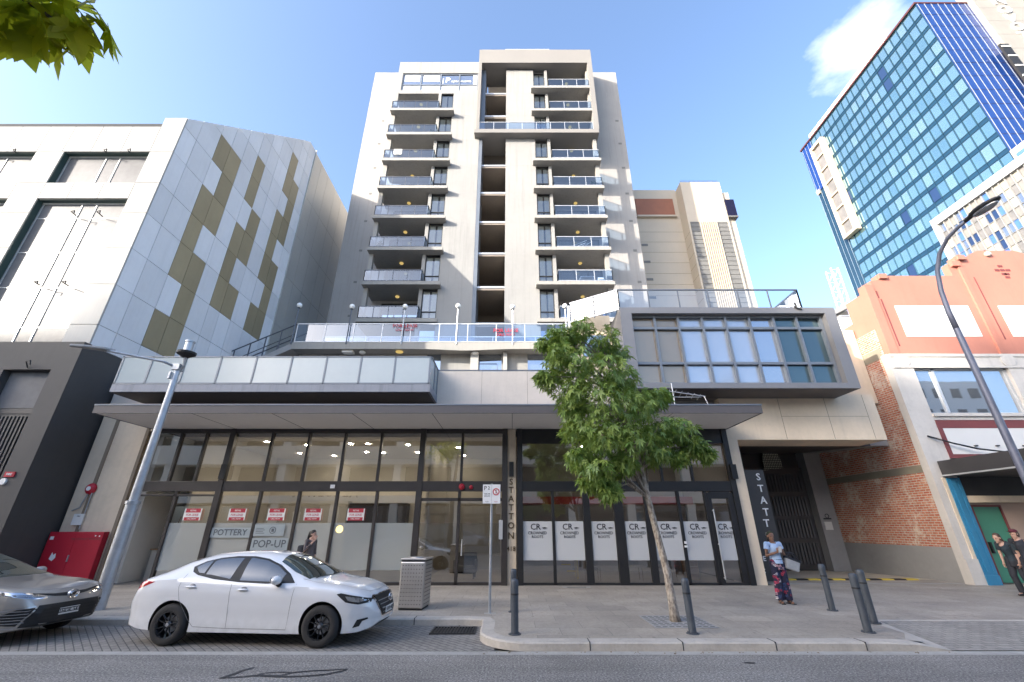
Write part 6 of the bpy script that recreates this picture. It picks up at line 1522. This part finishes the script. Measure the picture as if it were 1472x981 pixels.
def patchmat():
    m,nt,out=nodes('patchwork_cloth'); p=N(nt,'ShaderNodeBsdfPrincipled'); nt.links.new(p.outputs[0],out.inputs[0])
    v=pos(nt,(1,1,1),obj=True); sp=N(nt,'ShaderNodeSeparateXYZ'); nt.links.new(v,sp.inputs[0]); cb=N(nt,'ShaderNodeCombineXYZ'); nt.links.new(sp.outputs[0],cb.inputs[0]); nt.links.new(sp.outputs[2],cb.inputs[1])
    vo=N(nt,'ShaderNodeTexVoronoi'); vo.distance='CHEBYCHEV'; vo.inputs['Scale'].default_value=17; vo.inputs['Randomness'].default_value=.8; nt.links.new(cb.outputs[0],vo.inputs[0])
    s2=N(nt,'ShaderNodeSeparateXYZ'); nt.links.new(vo.outputs['Color'],s2.inputs[0])
    r_=N(nt,'ShaderNodeValToRGB'); r_.color_ramp.interpolation='CONSTANT'; nt.links.new(s2.outputs[0],r_.inputs[0]); el=r_.color_ramp.elements
    cols=[(0,(.012,.014,.04)),(.40,(.45,.03,.07)),(.48,(.02,.02,.05)),(.60,(.7,.4,.45)),(.68,(.03,.07,.2)),(.78,(.75,.7,.7)),(.85,(.01,.01,.03)),(.93,(.55,.05,.1))]
    while len(el)<len(cols): el.new(.5)
    for e,(a,c) in zip(el,cols): e.position=a; e.color=c4(c)
    vo2=N(nt,'ShaderNodeTexVoronoi'); vo2.distance='CHEBYCHEV'; vo2.inputs['Scale'].default_value=40; nt.links.new(cb.outputs[0],vo2.inputs[0])
    c=mixc(nt,ramp(nt,vo2.outputs['Distance'],[(.28,0.0),(.32,.7)]),r_.outputs[0],(.02,.02,.045)); nt.links.new(c,p.inputs['Base Color']); p.inputs['Roughness'].default_value=.85
    return m
m_tee=M('light_blue_cotton',(.42,.55,.75),.85,var=.06,scale=6,obj=True); m_denim=M('dark_denim',(.05,.07,.13),.85,obj=True); m_dk=M('dark_cloth',(.028,.03,.038),.85,var=.15,scale=5,obj=True); m_dkteal=M('dark_teal_cloth',(.025,.04,.05),.8,var=.2,scale=7,obj=True)
m_hairb=M('black_hair',(.014,.012,.012),.5,obj=True); m_hairbr=M('brown_hair',(.07,.042,.025),.55,obj=True); m_mar=M('maroon_cap',(.10,.015,.025),.8,obj=True); m_scarf=M('olive_headband',(.05,.06,.03),.8,obj=True)
J1=dict(pelvis=(0,0,.93),chest=(.0,.0,1.25),neck=(.0,.0,1.41),head=(-.02,-.02,1.53),face=(-.12,-1,-.12),
  shL=(.175,.0,1.345),elL=(.25,-.0,1.09),wrL=(.06,-.23,1.17),shR=(-.175,0,1.345),elR=(-.24,-.02,1.08),wrR=(-.06,-.23,1.17),
  handL=(-.35,-.35,.75),hupL=(.6,-.8,0),handR=(.35,-.35,.75),hupR=(-.6,-.8,0),
  hipL=(.09,0,.9),knL=(.10,-.02,.49),anL=(.115,.02,.085),toeL=(.135,-.11,.028),hipR=(-.09,0,.9),knR=(-.085,-.01,.49),anR=(-.09,.04,.085),toeR=(-.12,-.09,.028),curl=.7)
W=person('person','woman in light blue tee and patterned wide trousers looking at a phone',(6.84,12.33,.128),R(4),J1,m_skinb,[
  ('shirt',m_tee,shirt(.4,.45),.009),('waistband',m_denim,lambda q,J,hp: q.tube([(0,0,.9),(0,0,1.0)],[(.172,.122),(.168,.12)],18),0),
  ('trousers',patchmat(),trousers(.085,.0),.01),('hair',m_hairb,hair('tail'),.008),('headband',m_scarf,lambda q,J,hp: q.tube([hp(-.08,-.02,.06),hp(-.05,.02,.1),hp(0,.035,.115),hp(.05,.02,.1),hp(.08,-.02,.06)],.024,8),0),('sandals',m_blackm,sandals,0)])
ph=thing('phone','pale phone held up in both hands by the woman in the light blue tee','phone',(6.83,12.02,1.36)); BX(-.038,-.005,-.075,.038,.005,.075).build('case',m_signw,ph,local=True,bevel=.004); BX(-.034,.005,-.07,.034,.0065,.07).build('screen',m_black,ph,local=True); ph.rotation_euler=(R(25),0,R(-8))
bg=thing('handbag','pale grey tote bag with dark straps hanging from the crook of the woman\'s arm','bag',(7.16,12.28,.86))
b=MB(); b.prism([(-.17,.02),(.17,.0),(.21,.26),(-.19,.3)],'y',-.05,.05); b.build('bag_body',m_bag,bg,local=True,bevel=.03)
b=MB(); b.prism([(-.2,.26),(.22,.22),(.22,.28),(-.19,.32)],'y',-.055,.055); b.build('bag_trim',m_dk,bg,local=True,bevel=.01)
for y in (-.05,.05):
    b=MB(); b.tube([(-.13,y,.3),(-.12,y,.38),(-.07,y*.5,.42),(.02,y,.4),(.14,y,.26)],.013,8); b.build('strap',m_dk,bg,local=True,smooth=True)
bg.rotation_euler=(0,R(14),R(6))
J2=dict(pelvis=(0,0,.96),chest=(-.02,-.02,1.30),neck=(-.04,-.03,1.46),head=(-.05,-.08,1.57),face=(-.25,-1,-.25),
  shL=(.2,0,1.40),elL=(.24,.05,1.12),wrL=(.22,-.06,.9),shR=(-.22,-.01,1.40),elR=(-.25,.03,1.12),wrR=(-.18,-.1,.9),handL=(0,-.2,-1),hupL=(1,0,0),handR=(0,-.2,-1),hupR=(-1,0,0),
  hipL=(.1,0,.92),knL=(.11,-.06,.5),anL=(.12,.06,.09),toeL=(.14,-.1,.03),hipR=(-.1,0,.92),knR=(-.1,-.1,.5),anR=(-.1,-.02,.09),toeR=(-.1,-.18,.03))
def cap(q,J,hp): q.ell(tuple(hp(0,-.02,.075)),.092,.1,.062,16); q.prism([(p.x,p.y) for p in (hp(-.06,.07,.07),hp(-.04,.14,.07),hp(.04,.14,.07),hp(.06,.07,.07))],'z',hp(0,0,.062).z,hp(0,0,.072).z)
person('person','person in dark clothes and maroon cap walking at the right edge by the green door',(14.3,13.15,.128),R(-75),J2,m_skinl,[('jacket',m_dk,shirt(.4,1.35),.009),('trousers',m_dk,trousers(.04,.03),.01),('hair',m_hairbr,hair('short'),.008),('cap',m_mar,cap,0),('shoes',m_blackm,shoes(),.008)])
J3=dict(J2); J3.update(pelvis=(0,0,.9),chest=(-.02,-.10,1.22),neck=(-.03,-.17,1.37),head=(-.04,-.25,1.46),face=(-.1,-1,-.3),shL=(.17,-.09,1.31),elL=(.21,-.08,1.04),wrL=(.19,-.16,.84),shR=(-.18,-.1,1.31),elR=(-.21,-.08,1.04),wrR=(-.17,-.16,.84))
person('person','person with long brown hair leaning forward beside the one in the maroon cap',(14.3,13.55,.128),R(-78),J3,m_skinl,[('top',m_dkteal,shirt(.4,.6),.009),('trousers',m_dk,trousers(.04,.03),.01),('hair',m_hairbr,hair('long'),.008),('shoes',m_blackm,shoes(),.008)])
J4=dict(J1); J4.update(head=(0,-.05,1.53),face=(0,-1,-.3),wrR=(-.05,-.2,1.38),handR=(.1,-.2,.9),wrL=(.2,-.08,.86),handL=(0,-.1,-1),elL=(.24,.02,1.08))
m_gcoat=M('grey_coat',(.13,.11,.11),.85,var=.25,scale=12,obj=True)
person('person','person in a grey patterned coat with black ponytail walking past behind the white sedan',(-6.35,14.8,.13),R(70),J4,m_skinl,[('coat',m_gcoat,shirt(.4,1.6),.01),('trousers',m_dk,trousers(.04,.03),.01),('hair',m_hairb,hair('tail'),.008),('shoes',m_blackm,shoes(),.008)])
bp=thing('backpack','dark backpack on the back of the person behind the white sedan','bag',(-6.56,14.77,1.0)); b=MB(); b.box(-.12,-.14,0,.08,.14,.36); b.build('pack',m_dk,bp,local=True,bevel=.05); b=MB(); b.tube([(.0,-.1,.05),(.15,-.12,.2),(.06,-.1,.38)],.015,6); b.build('strap',m_dk,bp,local=True)

# ------------------------------------------------------------------ camera, sky, sun
cd=bpy.data.cameras.new('camera'); cam=bpy.data.objects.new('camera',cd); COL.objects.link(cam)
cam.location=(0,0,1.9); cam.rotation_euler=(R(90+23.634),0,0); cd.sensor_width=36; cd.lens=36*609/1472.; cd.clip_end=5000; cd.clip_start=.05
S.camera=cam
SD=Vector((1.47,1,-.63)).normalized()
sl=bpy.data.lights.new('sun','SUN'); sl.energy=2.5; sl.angle=R(.53); sl.color=(1,.93,.82); so=bpy.data.objects.new('sun',sl); COL.objects.link(so)
so.rotation_euler=SD.to_track_quat('-Z','Y').to_euler(); so.location=(-60,-40,40)
wd=bpy.data.worlds.new('World'); S.world=wd; wd.use_nodes=True; nt=wd.node_tree
for n in list(nt.nodes): nt.nodes.remove(n)
out=nt.nodes.new('ShaderNodeOutputWorld'); bgd=nt.nodes.new('ShaderNodeBackground'); nt.links.new(bgd.outputs[0],out.inputs[0])
sky=nt.nodes.new('ShaderNodeTexSky'); sky.sky_type='NISHITA'; sky.sun_disc=False; sky.sun_elevation=math.asin(-SD.z); sky.sun_rotation=math.atan2(-SD.x,-SD.y); sky.air_density=.85; sky.dust_density=3.2; sky.ozone_density=2.3
# soft cumulus high on the right
tc=nt.nodes.new('ShaderNodeTexCoord')
def cloud(center,radx,sc,lo,hi):
    c=Vector(center).normalized()
    mp=nt.nodes.new('ShaderNodeMapping'); mp.inputs['Scale'].default_value=(1,1,2.2); nt.links.new(tc.outputs['Generated'],mp.inputs[0])
    nz=noise(nt,mp.outputs[0],sc,7,.55)
    dt=nt.nodes.new('ShaderNodeVectorMath'); dt.operation='DISTANCE'; nt.links.new(tc.outputs['Generated'],dt.inputs[0]); dt.inputs[1].default_value=c
    mr=nt.nodes.new('ShaderNodeMapRange'); nt.links.new(dt.outputs['Value'],mr.inputs[0]); mr.inputs[1].default_value=0; mr.inputs[2].default_value=radx; mr.inputs[3].default_value=.42; mr.inputs[4].default_value=-.35
    ad=nt.nodes.new('ShaderNodeMath'); ad.operation='ADD'; nt.links.new(nz,ad.inputs[0]); nt.links.new(mr.outputs[0],ad.inputs[1])
    return ramp(nt,ad.outputs[0],[(lo,0.0),(hi,1.0)])
f1=cloud((.80,.635,1.04),.2,4.6,.62,1.25)
col=mixc(nt,f1,sky.outputs[0],(4.2,4.3,4.5))
nt.links.new(col,bgd.inputs[0]); bgd.inputs[1].default_value=.15
S.view_settings.view_transform='Standard'; S.view_settings.look='None'; S.view_settings.gamma=1; S.view_settings.use_curve_mapping=False; S.view_settings.exposure=2.06
S.cycles.max_bounces=10; S.cycles.transparent_max_bounces=16; S.cycles.diffuse_bounces=5; S.cycles.glossy_bounces=5
